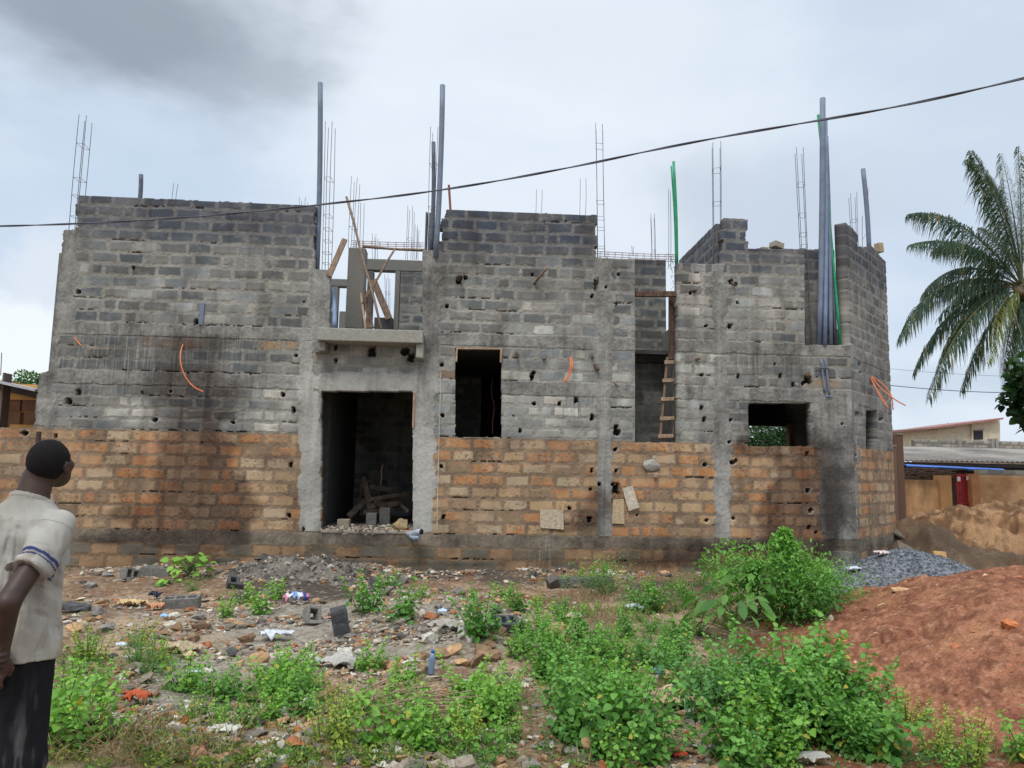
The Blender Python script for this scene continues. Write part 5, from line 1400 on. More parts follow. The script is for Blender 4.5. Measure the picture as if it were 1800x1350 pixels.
# pale green seedling by the wall
def bigleaf_plant(px, py, H, n, leafL, kind, label, name='seedling', cat='plant', tm=HEART, spread=.3, droop=.4):
    r = np.random.default_rng(int(px)); p = gp(px, py); root = empty(name, p, label, cat)
    P = []; D = []; S = []; C = []; mb = MB(); g0, g1 = GRN[kind]
    for i in range(n):
        a = r.uniform(0, 6.28); t = r.uniform(.25, 1); e = np.array([math.cos(a)*spread*r.uniform(.3, 1), math.sin(a)*spread*r.uniform(.3, 1), H*t])
        mb.tube([np.array(p)+(0, 0, H*t*.3), np.array(p)+e*(.5, .5, .8), np.array(p)+e], .005, 5, cap=False)
        P.append(e); D.append((math.cos(a), math.sin(a), -droop+r.uniform(-.3, .4))); S.append(leafL*r.uniform(.7, 1.15)); C.append(g0+(g1-g0)*r.uniform(.3, 1.2))
    mb.build('stem', M_STEM, root, True)
    V, F4, F3, CC = leaves(np.array(P), np.array(D), np.array(S), np.array(C), r, tm, roll=.3)
    mesh_np('foliage', V, [F4, F3], M_LEAF, root, CC); return root
bigleaf_plant(332,1014,.34,46,.13,'bright','pale green broad-leaved seedling near the wall left of the doorway')
bigleaf_plant(300,1026,.10,12,.12,'bright','low pale leaves at the left foot of the seedling',spread=.2)
bigleaf_plant(1290,1120,.50,40,.22,'dark','dark drooping broad-leaved plant left of the big bush','broadleaf_plant','plant',OVAL,.5,.6)
bigleaf_plant(1325,1100,.62,34,.24,'mid','glossy long-leaved plant against the left side of the big bush','broadleaf_plant','plant',OVAL,.4,.5)
# the big bush
def bush(px, py, rx, ry, H, n, label, lf=.035, kind='dark', name='bush', twig=60):
    r = np.random.default_rng(int(px+n)); p = gp(px, py); root = empty(name, p, label, 'bush'); mb = MB()
    P = []; D = []; S = []; C = []; g0, g1 = GRN[kind]
    lobes = [(r.normal()*.5*rx, r.normal()*.45*ry, r.uniform(.3, .8)*H, r.uniform(.28, .48)) for _ in range(13)] + [(-.05*rx, 0, H*1.1, .13), (-.02*rx, 0, H*1.22, .07), (0.05*rx, 0, H*.9, .22), (-.62*rx, 0, H*.62, .14), (-.6*rx, 0, H*.75, .08)]
    for (x, y, z, q) in lobes: mb.tube([np.array(p)+(x*.2, y*.2, 0), np.array(p)+(x*.6, y*.6, z*.6), np.array(p)+(x, y, z)], [.014, .009, .005], 5, cap=False)
    for i in range(n):
        L_ = lobes[r.integers(len(lobes))]; d = r.normal(size=3); d /= np.linalg.norm(d); q = L_[3]*1.12*r.uniform(.12, 1.0)**.5*(1+.35*(vn(np.array([d[0]*3+L_[0]*9]), np.array([d[2]*3]), 5)[0]-.5))
        e = np.array([L_[0], L_[1], L_[2]])+d*q*np.array([1, 1, .95]); 
        if e[2] < .02: continue
        P.append(e); D.append(d*.7+r.normal(size=3)*.6+(0, 0, -.1)); S.append(lf*r.uniform(.6, 1.3))
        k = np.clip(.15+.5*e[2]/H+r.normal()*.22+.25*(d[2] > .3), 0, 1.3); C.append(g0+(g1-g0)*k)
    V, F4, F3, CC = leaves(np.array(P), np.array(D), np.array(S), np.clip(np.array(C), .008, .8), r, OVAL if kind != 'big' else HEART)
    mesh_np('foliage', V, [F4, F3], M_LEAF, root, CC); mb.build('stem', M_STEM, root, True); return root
bush(1385,1105,.64,.45,.84,8500,'large dense green bush against the wall beside the gravel',.055,'mid')
bush(1455,1085,.30,.3,.42,3500,'low bright green bush where the large bush meets the gravel heap',.04,'mid')
bush(1062,1045,.25,.2,.3,1800,'small fine bush at the wall foot by the leaning slab',.03,'mid')

# ================================================================ coconut palm
PY = 8.0
cc = at(1797, 505, PY)
palm = empty('coconut_palm', (cc[0]+.15, PY, 0), 'coconut palm with long drooping fronds at the right edge', 'tree')
M_BARK = plain('palm_bark', (120, 108, 92), .9, c2=(76, 66, 56), scale=6, bump=.6, bscale=20)
MB().tube([(cc[0]+.9, PY, -.2), (cc[0]+.7, PY, 2), (cc[0]+.35, PY, 4.5), (cc[0]+.1, PY, cc[2]-.2), (cc[0], PY, cc[2]+.1)], [.24, .19, .17, .17, .2], 14).build('trunk', M_BARK, palm, True)
M_PLEAF = leaf_mat('palm_leaf')
M_RACH = plain('palm_rachis', (104, 108, 66), .6, c2=(70, 70, 44), bump=0)
def frond(tip, ctrl, Yt, seed, wid=1.0, col=None):
    r = np.random.default_rng(seed); a = cc+np.array([0, 0, .0]); b = at(*ctrl, (PY+Yt)/2); c = at(*tip, Yt)
    n = 30; T_ = np.linspace(0, 1, n)[:, None]; pts = (1-T_)**2*a+2*T_*(1-T_)*b+T_**2*c
    fr = MB().tube(pts, np.linspace(.028, .005, n), 6, s2l((110, 112, 66))).build('frond', M_RACH, palm, True)
    Lf = np.linalg.norm(np.diff(pts, axis=0), axis=1).sum(); m_ = int(Lf*40)
    V = []; F = []; C = []; k = 0
    g0, g1 = s2l((38, 58, 46)), s2l((88, 112, 86))
    if col: g0, g1 = col
    for sgn in (-1, 1):
        for i in range(m_):
            t = .12+.88*(i+r.uniform(0, .6))/m_; t = min(t, .995)
            if r.random() < .10: continue
            p = (1-t)**2*a+2*t*(1-t)*b+t*t*c; tg = 2*(1-t)*(b-a)+2*t*(c-b); tg /= np.linalg.norm(tg)
            sd = np.cross(tg, (0, 0, 1.0)); sd /= np.linalg.norm(sd)+1e-6
            L = wid*.95*(math.sin(pi*min(1, (t*.80+.14)))**.75)*r.uniform(.6, 1.15)
            upn = np.cross(sd, tg)
            d0 = tg*.62+sd*sgn*.55-upn*.12+r.normal(size=3)*.09; d0 /= np.linalg.norm(d0)
            d1 = d0*.42+np.array([0, 0, -.8])+r.normal(size=3)*.1+tg*.12; d1 /= np.linalg.norm(d1); d2 = d1*.5+np.array([0, 0, -.8]); d2 /= np.linalg.norm(d2)
            q0 = p; q1 = q0+d0*L*.28; q2 = q1+d1*L*.36; q3 = q2+d2*L*.36
            w = .0125*wid; wv_ = np.cross(d1, sd*sgn+upn*.6); wv_ /= np.linalg.norm(wv_)+1e-6
            for q, ww in ((q0, w*.5), (q1, w), (q2, w*.8), (q3, w*.12)): V += [q-wv_*ww, q+wv_*ww]
            F += [(k, k+1, k+3, k+2), (k+2, k+3, k+5, k+4), (k+4, k+5, k+7, k+6)]; k += 8
            cl = g0+(g1-g0)*np.clip(r.normal()*.28+.4, 0, 1); 
            if r.random() < .05: cl = s2l((150, 130, 80))
            C += [cl]*8
    o = mesh_np('leaflets', rel(np.array(V), None), np.array(F), M_PLEAF, fr, np.array(C))
    o.location = -np.array(palm.location)   # fr holds coordinates relative to the palm root
    return fr
for i, (tip, ctrl, Yt, w) in enumerate([((1708,266),(1752,330),7.6,1.0),((1738,310),(1768,350),9.0,.9),((1598,376),(1690,360),7.2,1.05),((1640,440),(1700,400),9.0,1.0),((1580,600),(1640,450),7.6,1.1),((1606,655),(1670,500),8.6,1.05),((1632,702),(1690,520),7.0,1.05),
   ((1665,520),(1720,470),10,1.),((1735,640),(1745,520),6.8,1.0),((1762,660),(1775,560),8.8,1.0),((1789,258),(1796,360),8.0,.7),((1840,300),(1830,380),7.8,1.0),((1900,400),(1850,380),8.2,1.0),((1930,560),(1870,440),8.0,1.0),((1880,660),(1840,500),7.6,1.0),((1820,690),(1815,560),7.2,1.0),((1650,560),(1710,480),10.2,1.0),((1690,690),(1728,560),9.6,.95),((1620,520),(1680,430),8.4,1.05),((1600,430),(1700,400),6.6,.95),((1722,400),(1765,420),6.6,.85),((1655,630),(1705,500),7.8,1.0),((1770,690),(1775,580),7.4,.95),((1700,280),(1770,320),6.8,.85),((1760,270),(1785,370),9.2,.8)]):
    frond(tip, ctrl, Yt, 300+i, w, (s2l((80,96,52)), s2l((150,152,84))) if i == 8 else None)
mb = MB()
random.seed(4)
for i in range(26):
    a = cc+np.array([random.uniform(-.1,.1), random.uniform(-.1,.1), -.1]); an = random.uniform(0, 6.28); L = random.uniform(.4,.9)
    b = a+np.array([math.cos(an)*L, math.sin(an)*L*.6, random.uniform(-.6,.1)]); mb.tube([a,(a+b)/2+(0,0,.12),b],.018,5)
mb.build('flower_stalks', M_WOODD, palm, True)
r = np.random.default_rng(4)
for i in range(8):
    v, f = hull(40, r, (1, 1, 1.15)); o = mesh_np('coconut', v*.12, f, plain('coconut_husk',(110,96,60),.6,c2=(76,64,42)) if i == 0 else CO, palm)
    CO = o.data.materials[0]; o.location = Vector(cc)-palm.location+Vector((r.uniform(-.35,.3), r.uniform(-.35,-.05), r.uniform(-.5,-.15)))

# ================================================================ leaf-cloud trees
def tree(name, base, crown, R, n, lf, kind, label, seed, trunk_r=.15, tm=OVAL):
    r = np.random.default_rng(seed); root = empty(name, base, label, 'tree'); b = np.array(base); mb = MB()
    P = []; D = []; S = []; C = []; g0, g1 = GRN[kind]
    mb.tube([b, b+(np.array(crown)-b)*.5+(.1, 0, 0), np.array(crown)], [trunk_r, trunk_r*.7, trunk_r*.4], 8)
    lobes = []
    for i in range(16):
        d = r.normal(size=3); d /= np.linalg.norm(d); c = np.array(crown)+d*np.array(R)*r.uniform(.3, .8); q = r.uniform(.3, .5); lobes.append((c, q))
        mb.tube([np.array(crown)-(0, 0, R[2]*.4), (c+crown)/2, c], [trunk_r*.4, trunk_r*.25, .02], 5, cap=False)
    for i in range(n):
        c, q = lobes[r.integers(len(lobes))]; d = r.normal(size=3); d /= np.linalg.norm(d)
        e = c+d*np.array(R)*q*r.uniform(.4, 1.05)
        P.append(e-b); D.append(d+r.normal(size=3)*.5+(0, 0, -.3)); S.append(lf*r.uniform(.6, 1.3)); C.append(g0+(g1-g0)*np.clip(r.normal()*.3+.35+.3*d[2], 0, 1.2))
    V, F4, F3, CC = leaves(np.array(P), np.array(D), np.array(S), np.clip(np.array(C), .008, .8), r, tm)
    mesh_np('crown', V, [F4, F3], M_LEAF, root, CC); mb.build('trunk', M_BARK, root, True); return root
c1 = at(1812, 690, 7.0); tree('broadleaf_tree', (c1[0]+.3, 7.0, 0), c1, (.8, .8, 1.1), 1100, .22, 'shade', 'dark broad-leaved tree below the palm at the right edge', 81, tm=HEART)
c1 = at(1365, 775, 12.5); tree('garden_tree', (c1[0], 12.5, 0), c1, (1.6, 1.2, 1.3), 9000, .11, 'shade', 'dark green tree seen through the low wide window', 82)
c1 = at(30, 700, 34); tree('far_tree', (c1[0], 34, 0), c1, (3.4, 2.2, 1.9), 7000, .24, 'dark', 'round green tree top behind the ochre house at the left edge', 83)
c1 = at(1661, 760, 52); tree('far_tree', (c1[0], 52, 0), c1, (.6, .6, .7), 600, .2, 'mid', 'tiny green tree top beside the distant cream house', 84)

# ================================================================ neighbouring houses and walls
BG = attr_mat('render_plaster', 3, .78, 1.15, bump=.3, bscale=20)
def part(parent, name, a, b, c, mat=None, bv=0):
    o = MB().box(a, b, s2l(c)).build(name, mat or BG, parent)
    if bv: bevel(o, bv)
    return o
def pbox(parent, name, x0, y0, x1, y1, Y, t, c, mat=None, z0=None):
    a = at(x0, y1, Y); b = at(x1, y0, Y)
    return part(parent, name, (a[0], Y, a[2] if z0 is None else z0), (b[0], Y+t, b[2]), c, mat)
# ochre house at the left
hl = empty('ochre_house', at(0, 800, 2.6)*np.array([1, 1, 0]), 'ochre house with a tin roof behind the low wall at the left edge', 'house')
pbox(hl, 'wall', -260, 668, 10, 820, 2.6, 3.0, (206,158,92), z0=0)
pbox(hl, 'wall', 10, 676, 66, 702, 2.6, .2, (206,158,92))
pbox(hl, 'wall', 66, 680, 130, 820, 2.6, 3.0, (190,144,84), z0=0)
pbox(hl, 'wall', 10, 747, 66, 820, 2.6, .2, (206,158,92), z0=0)
for k, (x0, x1) in enumerate(((11,36),(38,65))):
    pbox(hl, 'window_block', x0, 704, x1, 722, 2.66, .15, (128,92,74)); pbox(hl, 'window_block', x0-1+k*4, 724, x1, 747, 2.68, .15, (136,100,76))
a = at(-60, 658, 2.3); b = at(84, 690, 2.3)
mb = MB(); mb.bar(a, b, .9, .05, s2l((176,178,182)), up=(0, 0, 1)); mb.build('roof', M_CONC, hl)
a = at(-60, 665, 2.4); b = at(84, 697, 2.4)
MB().bar(a, b, .06, .16, s2l((92,84,84)), up=(0, 0, 1)).build('fascia', M_CONC, hl)
pbox(hl, 'pillar', -8, 655, 5, 820, 2.0, .25, (98,86,80), z0=0)
MB().tube([at(1, 660, 2.1), at(3, 620, 2.1)], .008, 5).build('rebar', M_STEEL, hl)
# yard wall with the red gate
def blotch_wall(parent, name, x0, x1, ytop, Y, c0, c1, seed, rows=None):
    a = at(x0, ytop, Y); b = at(x1, ytop, Y); zt = (a[2]+b[2])/2; d = .04
    xs = np.arange(a[0], b[0], d); zs = np.arange(-.1, zt, d); U_, Z_ = np.meshgrid(xs, zs)
    f = fbm(U_*.9, Z_*.9, seed, 5); f2 = fbm(U_*4, Z_*4, seed+1, 4); st = fbm(U_*3, Z_*.5, seed+2, 4)
    C = lerp(s2l(c0), s2l(c1), ss(.35, .62, f*.6+st*.4)[..., None])*(.8+.4*f2[..., None]); 
    C = C*(1-.45*ss(zt-.35, zt, Z_+(f-.5)*.5)[..., None]*(rows is None)); h = (f2-.5)*.02
    if rows:
        m_, k, r_, e, dz, zl, hh = courses(U_, Z_, zt-rows*.2, zt, seed, .42)
        bm = Z_ > zt-rows*.2; g = lerp(s2l((120,116,108)), s2l((164,158,146)), (hsh(k, r_, 5)[..., None]))
        C = np.where(bm[..., None], lerp(s2l((128,122,110)), g, m_[..., None]), C); h = h+np.where(bm, m_*.02-.03, 0)
    idx = np.arange(U_.size).reshape(U_.shape)
    F_ = np.stack([idx[:-1,:-1], idx[:-1,1:], idx[1:,1:], idx[1:,:-1]], -1).reshape(-1, 4)
    V = np.stack([U_, Y-h, Z_], -1).reshape(-1, 3)
    mesh_np(name, rel(V, parent), F_, BG, parent, C.reshape(-1, 3))
    part(parent, 'wall_core', (a[0]+.02, Y+.05, -.1), (b[0]-.06, Y+.22, zt-.05), c0)
YW = 10.5
yw = empty('yard_wall', at(1590, 900, YW)*np.array([1, 1, 0]), 'stained ochre yard wall behind the sand heap, with a row of grey blocks on its right part', 'wall')
blotch_wall(yw, 'wall_panel', 1586, 1657, 843, YW, (146,112,78), (196,154,110), 501)
blotch_wall(yw, 'block_topped_panel', 1719, 1990, 826, YW+.02, (174,134,94), (198,158,116), 502, rows=1)
pbox(yw, 'pillar', 1655, 836, 1672, 900, YW-.12, .35, (176,132,88), z0=0)
pbox(yw, 'pillar', 1711, 833, 1721, 900, YW-.10, .35, (170,120,80), z0=0)
gt = empty('red_gate', at(1692, 900, YW)*np.array([1, 1, 0]), 'red painted sheet metal gate in the ochre yard wall', 'gate')
M_RED = plain('red_paint', (160, 40, 44), .5, c2=(122, 28, 34), scale=4, bump=.1, bscale=10)
a = at(1680, 833, YW+.12); b = at(1711, 833, YW+.12)
mb = MB(); n = 24
for i in range(n):
    x0 = a[0]+(b[0]-a[0])*i/n; x1 = a[0]+(b[0]-a[0])*(i+1)/n; y = YW+.12-(.012 if i % 4 < 2 else 0)
    mb.add([(x0, y, -.1), (x1, y, -.1), (x1, y, a[2]), (x0, y, a[2]), (x0, YW+.15, -.1), (x1, YW+.15, -.1), (x1, YW+.15, a[2]), (x0, YW+.15, a[2])], (), [(0,1,2,3),(3,2,6,7),(5,4,7,6),(0,3,7,4),(1,5,6,2)])
mb.build('gate_panel', M_RED, gt)
for z in (.35, .95, a[2]-.08): part(gt, 'cross_bar', (a[0]+.01, YW+.07, z), (b[0]-.01, YW+.105, z+.05), (1, 1, 1), M_RED)
pbox(gt, 'paper_notice', 1683, 838, 1688, 846, YW+.05, .01, (214,208,200)); pbox(gt, 'paper_notice', 1699, 837, 1702, 844, YW+.05, .01, (214,208,200))
# posts beside the building corner
for (x0, y0, x1, Y, c, l_) in ((1566,785,1575,6.0,(112,88,74),'slim brown concrete post right behind the chamfered corner'),(1577,764,1587,6.3,(100,76,64),'taller rusty brown post next to the slim one at the building corner')):
    p = at((x0+x1)/2, 900, Y); o = empty('post', (p[0], Y, 0), l_, 'post'); pbox(o, 'shaft', x0, y0, x1, 905, Y, .16, c, M_CONC, z0=0)
    pbox(o, 'post_cap', x0-1, y0-3, x1+1, y0, Y-.02, .2, (130,116,104), M_CONC)
# long shed with corrugated roof
sh = empty('tin_roofed_shed', at(1700, 850, 13)*np.array([1, 1, 0]), 'long low shed with a grey corrugated roof behind the yard wall', 'shed')
a = at(1500, 800, 12.2); zE = at(1700, 812, 12.2)[2]; zR = at(1700, 788, 16.5)[2]
x0, x1 = a[0], at(2100, 800, 12.2)[0]; n = int((x1-x0)/.045)
u = np.linspace(x0, x1, n); zz = .03*np.sin((u-x0)/.18*2*pi)
ys = np.linspace(0, 1, 14); V = []
for q in ys: V.append(np.stack([u, np.full(n, 12.2+4.3*q), zE+(zR-zE)*q+zz+(fbm(u*.8, u*0+q*3, 9, 2)-.5)*.05], -1))
V = np.concatenate(V); idx = np.arange(len(V)).reshape(14, n)
f_ = fbm(V[:, 0]*.7, V[:, 1]*2, 510, 5); g_ = hsh(np.floor(V[:, 0]/.9).astype(np.int64), np.floor((V[:, 1]-12.2)/1.45).astype(np.int64), 3)
o = mesh_np('roof', rel(V, sh), np.stack([idx[:-1,:-1], idx[:-1,1:], idx[1:,1:], idx[1:,:-1]], -1).reshape(-1, 4), BG, sh, lerp(s2l((112,104,98)), s2l((156,150,140)), np.clip(f_*1.6-.3+(g_-.5)*.3, 0, 1)[:, None]))
o.modifiers.new('thickness', 'SOLIDIFY').thickness = -.02
part(sh, 'fascia', (x0, 12.25, zE-.16), (x1, 12.3, zE-.045), (62,56,54)); part(sh, 'wall', (x0, 13.0, 0), (x1, 13.2, zE-.02), (96,84,74)); part(sh, 'rafter', (x0, 12.3, zE-.28), (x1, 12.38, zE-.18), (48,44,44))
def sag(px0, py0, px1, py1, Y, hpx, label, c):
    a = at(px0, py0, Y); b = at(px1, py1, Y); n = 50; t = np.linspace(0, 1, n); k = 8
    top = a[None]+(b-a)[None]*t[:, None]; h = hpx/FPX*np.linalg.norm((a+b)/2-CAM)
    V = []
    for j in range(k+1):
        q = top.copy(); s_ = j/k; q[:, 2] -= s_*h*(.7+.6*fbm(t*6, t*0, 7, 3)); q[:, 1] -= .12*math.sin(s_*3)+.05*fbm(t*14, t*0+s_*2, 8, 3); V.append(q)
    V = np.concatenate(V); idx = np.arange(len(V)).reshape(k+1, n)
    o = mesh_np('tarpaulin', V, np.stack([idx[:-1,:-1], idx[:-1,1:], idx[1:,1:], idx[1:,:-1]], -1).reshape(-1, 4), M_CLOTH, None, np.tile(s2l(c), (len(V), 1)))
    o.modifiers.new('thickness', 'SOLIDIFY').thickness = .004; return tag(o, label, 'tarpaulin')
sag(1589, 816, 1762, 824, 12.0, 5, 'blue tarpaulin hanging under the shed eave behind the yard wall', (86,126,206))
mb = MB(); random.seed(6)
for i in range(170):
    a = at(random.uniform(1588,1665), random.uniform(828,843), YW+random.uniform(.3,.9)); b = a+np.array([random.uniform(-.8,.8), random.uniform(-.3,.3), random.uniform(-.12,.16)]); mb.tube([a,(a+b)/2+(0,0,.04),b],.009,4,cap=False)
tag(mb.build('brushwood', M_WOODD, None, True), kind='stuff')
# block parapet with posts, cream house, far roofs
pp = empty('block_parapet', at(1700, 800, 20)*np.array([1, 1, 0]), 'unplastered block wall above the shed roof', 'wall')
blotch_wall(pp, 'wall_panel', 1606, 1990, 776, 20, (120,104,88), (158,138,116), 503, rows=2)
for x_ in (1686, 1744, 1751): pbox(pp, 'post', x_, 771, x_+4, 790, 19.9, .3, (150,146,138))
ch = empty('cream_house', at(1700, 800, 30)*np.array([1, 1, 0]), 'distant cream house with a sloping red edged roof and one dark window', 'house')
def prism(parent, name, pts, Y, t, c, mat=None):
    F = [at(x, y, Y) for x, y in pts]; n = len(F); V = np.array(F+[p+np.array([0, t, 0]) for p in F])
    bm = bmesh.new(); vs = [bm.verts.new(v) for v in rel(V, parent)]; bm.faces.new(vs[:n]); bm.faces.new(vs[n:][::-1])
    for i in range(n): bm.faces.new((vs[i], vs[n+i], vs[n+(i+1) % n], vs[(i+1) % n]))
    bmesh.ops.recalc_face_normals(bm, faces=bm.faces); d = bpy.data.meshes.new(name); bm.to_mesh(d); bm.free()
    a = d.color_attributes.new('Col', 'FLOAT_COLOR', 'POINT')
    for e in a.data: e.color = (*s2l(c), 1)
    d.materials.append(mat or BG); o = bpy.data.objects.new(name, d); COL.objects.link(o); o.parent = parent; return o
prism(ch, 'wall', [(1649,748),(1708,744),(1708,800),(1649,800)], 30, 5, (196,186,164))
prism(ch, 'wall', [(1708,744),(1758,737),(1758,800),(1708,800)], 29.9, 5, (206,194,170))
prism(ch, 'roof', [(1644,750),(1764,734),(1764,737),(1644,753)], 29.4, 6, (158,116,112))
prism(ch, 'window', [(1712,756),(1728,755),(1728,772),(1712,773)], 29.86, .06, (52,50,56))
prism(ch, 'window_frame', [(1711,755),(1729,754),(1729,757),(1711,757)], 29.83, .06, (150,140,124))
fb = empty('far_house', at(1620, 800, 45)*np.array([1, 1, 0]), 'low pale far roof just right of the building corner', 'house')
prism(fb, 'wall', [(1588,772),(1650,774),(1650,800),(1588,800)], 45, 5, (176,172,166)); prism(fb, 'roof', [(1586,770),(1652,772),(1652,776),(1586,774)], 44, 7, (160,160,162))

# ================================================================ overhead cables
cpx = [(-120,399),(0,398),(200,391),(400,377),(560,360),(760,338),(1000,296),(1200,252),(1450,210),(1600,184),(1800,138),(1950,100)]
Pc = []
for i, (x, y) in enumerate(cpx): Pc.append(at(x, y, -1.0-5.5*(x+120)/2070))
Pc = np.array(Pc); n = 600; t = np.linspace(0, len(Pc)-1, n)
Q = np.stack([np.interp(t, np.arange(len(Pc)), Pc[:, k]) for k in range(3)], -1)
ker = np.ones(61)/61
Q = np.stack([np.convolve(np.pad(Q[:, k], 30, mode='reflect', reflect_type='odd'), ker, 'valid') for k in range(3)], -1)
sl = np.concatenate([[0], np.cumsum(np.linalg.norm(np.diff(Q, axis=0), axis=1))])
cab = empty('overhead_cable', Q[0], 'twisted black overhead cable crossing the whole picture in front of the building', 'cable')
for ph in (0, pi):
    q = Q+np.stack([0*sl, np.cos(sl/.9*2*pi/2+ph)*.007, np.sin(sl/.9*2*pi/2+ph)*.007], -1)
    MB().tube(q, .0085, 7).build('strand', M_CABLE, cab, True)
for (p0, p1, Y, r_, l_) in (((1480,668),(1900,690),24,.02,'thin dark utility wire running right from the building corner'),((1480,640),(1900,664),40,.012,'faint upper utility wire behind the palm'),((1480,746),(1680,752),30,.012,'faint low wire beside the distant cream house')):
    a = at(*p0, Y); b = at(*p1, Y); k = 12
    tag(MB().tube([a+(b-a)*i/k-(0, 0, .25*math.sin(pi*i/k)) for i in range(k+1)], r_, 5).build('utility_wire', M_CABLE, None, True), l_, 'wire')
tick('p5')
# ================================================================ the man
PD = 3.70
d_ = ray(36, 1000); d_ = d_/math.hypot(d_[0], d_[1]); PC = np.array([CAM[0]+d_[0]*PD, CAM[1]+d_[1]*PD, 0.0])
PA = rad(77)
def voxfield(lo, hi, h):
    ax = [np.arange(lo[i], hi[i]+h, h, dtype=np.float32) for i in range(3)]
    return ax, np.meshgrid(*ax, indexing='ij', sparse=False)
def nets(ax, f):
    s = f < 0
    nx, ny, nz = f.shape
    cs_ = np.zeros((nx-1, ny-1, nz-1), np.int8); corners = []
    for i in (0, 1):
        for j in (0, 1):
            for k in (0, 1): cs_ += s[i:nx-1+i, j:ny-1+j, k:nz-1+k]
    act = (cs_ > 0) & (cs_ < 8); I = np.argwhere(act); idx = -np.ones(act.shape, np.int64); idx[act] = np.arange(len(I))
    acc = np.zeros((len(I), 3)); cnt = np.zeros(len(I))
    for a in range(3):
        for b in (0, 1):
            for c in (0, 1):
                o0 = [0, 0, 0]; o1 = [0, 0, 0]; oth = [q for q in range(3) if q != a]; o0[oth[0]] = o1[oth[0]] = b; o0[oth[1]] = o1[oth[1]] = c; o1[a] = 1
                p0 = I+o0; p1 = I+o1; v0 = f[tuple(p0.T)]; v1 = f[tuple(p1.T)]; m_ = (v0 < 0) != (v1 < 0)
                t = np.where(m_, v0/(v0-v1+1e-12), 0); q = p0.astype(float); q[:, a] += t; acc[m_] += q[m_]; cnt[m_] += 1
    Vv = acc/cnt[:, None]; h = ax[0][1]-ax[0][0]; Vv = Vv*h+np.array([ax[0][0], ax[1][0], ax[2][0]])
    F = []
    for a in range(3):
        b, c = (a+1) % 3, (a+2) % 3
        sl0 = [slice(None)]*3; sl1 = [slice(None)]*3; sl0[a] = slice(0, -1); sl1[a] = slice(1, None)
        ch = s[tuple(sl0)] != s[tuple(sl1)]; E_ = np.argwhere(ch)
        E_ = E_[(E_[:, b] > 0) & (E_[:, c] > 0) & (E_[:, b] < f.shape[b]-1) & (E_[:, c] < f.shape[c]-1)]
        q = []
        for (db, dc) in ((-1, -1), (0, -1), (0, 0), (-1, 0)):
            e = E_.copy(); e[:, b] += db; e[:, c] += dc; q.append(idx[tuple(e.T)])
        q = np.stack(q, 1); flip = ~s[tuple(E_.T)]; q[flip] = q[flip][:, ::-1]; F.append(q)
    return Vv, np.concatenate(F)
def smin(a, b, k): h = np.clip(.5+.5*(b-a)/k, 0, 1); return b+(a-b)*h-k*h*(1-h)
def ell(G, c, r): 
    k0 = np.sqrt(((G[0]-c[0])/r[0])**2+((G[1]-c[1])/r[1])**2+((G[2]-c[2])/r[2])**2); return (k0-1)*min(r)
def cone(G, a, b, ra, rb):
    a = np.array(a, float); b = np.array(b, float); d = b-a; L2 = (d**2).sum()
    t = np.clip(((G[0]-a[0])*d[0]+(G[1]-a[1])*d[1]+(G[2]-a[2])*d[2])/L2, 0, 1)
    return np.sqrt((G[0]-a[0]-d[0]*t)**2+(G[1]-a[1]-d[1]*t)**2+(G[2]-a[2]-d[2]*t)**2)-(ra+(rb-ra)*t)
def sect(G, tab):
    z = [t[0] for t in tab]; A = np.interp(G[2], z, [t[1] for t in tab]); B = np.interp(G[2], z, [t[2] for t in tab]); Cc = np.interp(G[2], z, [t[3] for t in tab])
    return (np.sqrt((G[0]/A)**2+((G[1]-Cc)/B)**2)-1)*np.minimum(A, B)
# local axes: x = his right, y = forward, z = up
SH_R, EL_R, WR_R = (.166, -.005, 1.375), (.178, -.245, 1.10), (.130, -.200, .905)
SH_L, EL_L, WR_L = (-.178, -.005, 1.385), (-.20, -.22, 1.09), (.03, -.235, .885)
HC = np.array([.030, .072, 1.612]); HT = rad(20); HY = rad(-10)
def head_local(G):
    x = (G[0]-HC[0])/.94; y = (G[1]-HC[1])/.94; z = (G[2]-HC[2])/.95
    c, s = math.cos(HY), math.sin(HY); x, y = c*x-s*y, s*x+c*y
    c, s = math.cos(HT), math.sin(HT); y, z = c*y+s*z, -s*y+c*z
    return x, y, z
def head_sdf(G):
    H = head_local(G)
    f = ell(H, (0, -.008, .012), (.074, .094, .086))
    f = smin(f, ell(H, (0, .030, -.048), (.060, .062, .068)), .03)
    f = smin(f, ell(H, (0, .052, -.092), (.036, .034, .028)), .03)         # chin
    f = smin(f, cone(H, (-.034, .079, .010), (.034, .079, .010), .012, .012), .018)   # brow
    f = smin(f, cone(H, (0, .088, -.002), (0, .108, -.036), .008, .013), .012)       # nose
    for s_ in (-1, 1):
        f = smin(f, ell(H, (s_*.013, .099, -.040), (.010, .012, .008)), .006)         # nostril wing
        f = smin(f, ell(H, (s_*.043, .064, -.030), (.022, .022, .020)), .02)          # cheek
        f = np.maximum(f, -ell(H, (s_*.031, .094, -.008), (.017, .012, .010)))         # socket
        f = smin(f, ell(H, (s_*.031, .078, -.008), (.013, .013, .011)), .004)         # eye
        e = ell(H, (s_*.077, -.012, -.020), (.010, .020, .034)); e = np.maximum(e, -ell(H, (s_*.087, -.008, -.018), (.007, .011, .020))); f = smin(f, e, .006)
    f = smin(f, ell(H, (0, .094, -.062), (.024, .013, .007)), .006)                   # lips
    f = smin(f, ell(H, (0, .091, -.075), (.022, .013, .008)), .006)
    f = np.maximum(f, -cone(H, (-.02, .106, -.068), (.02, .106, -.068), .0035, .0035))
    return f
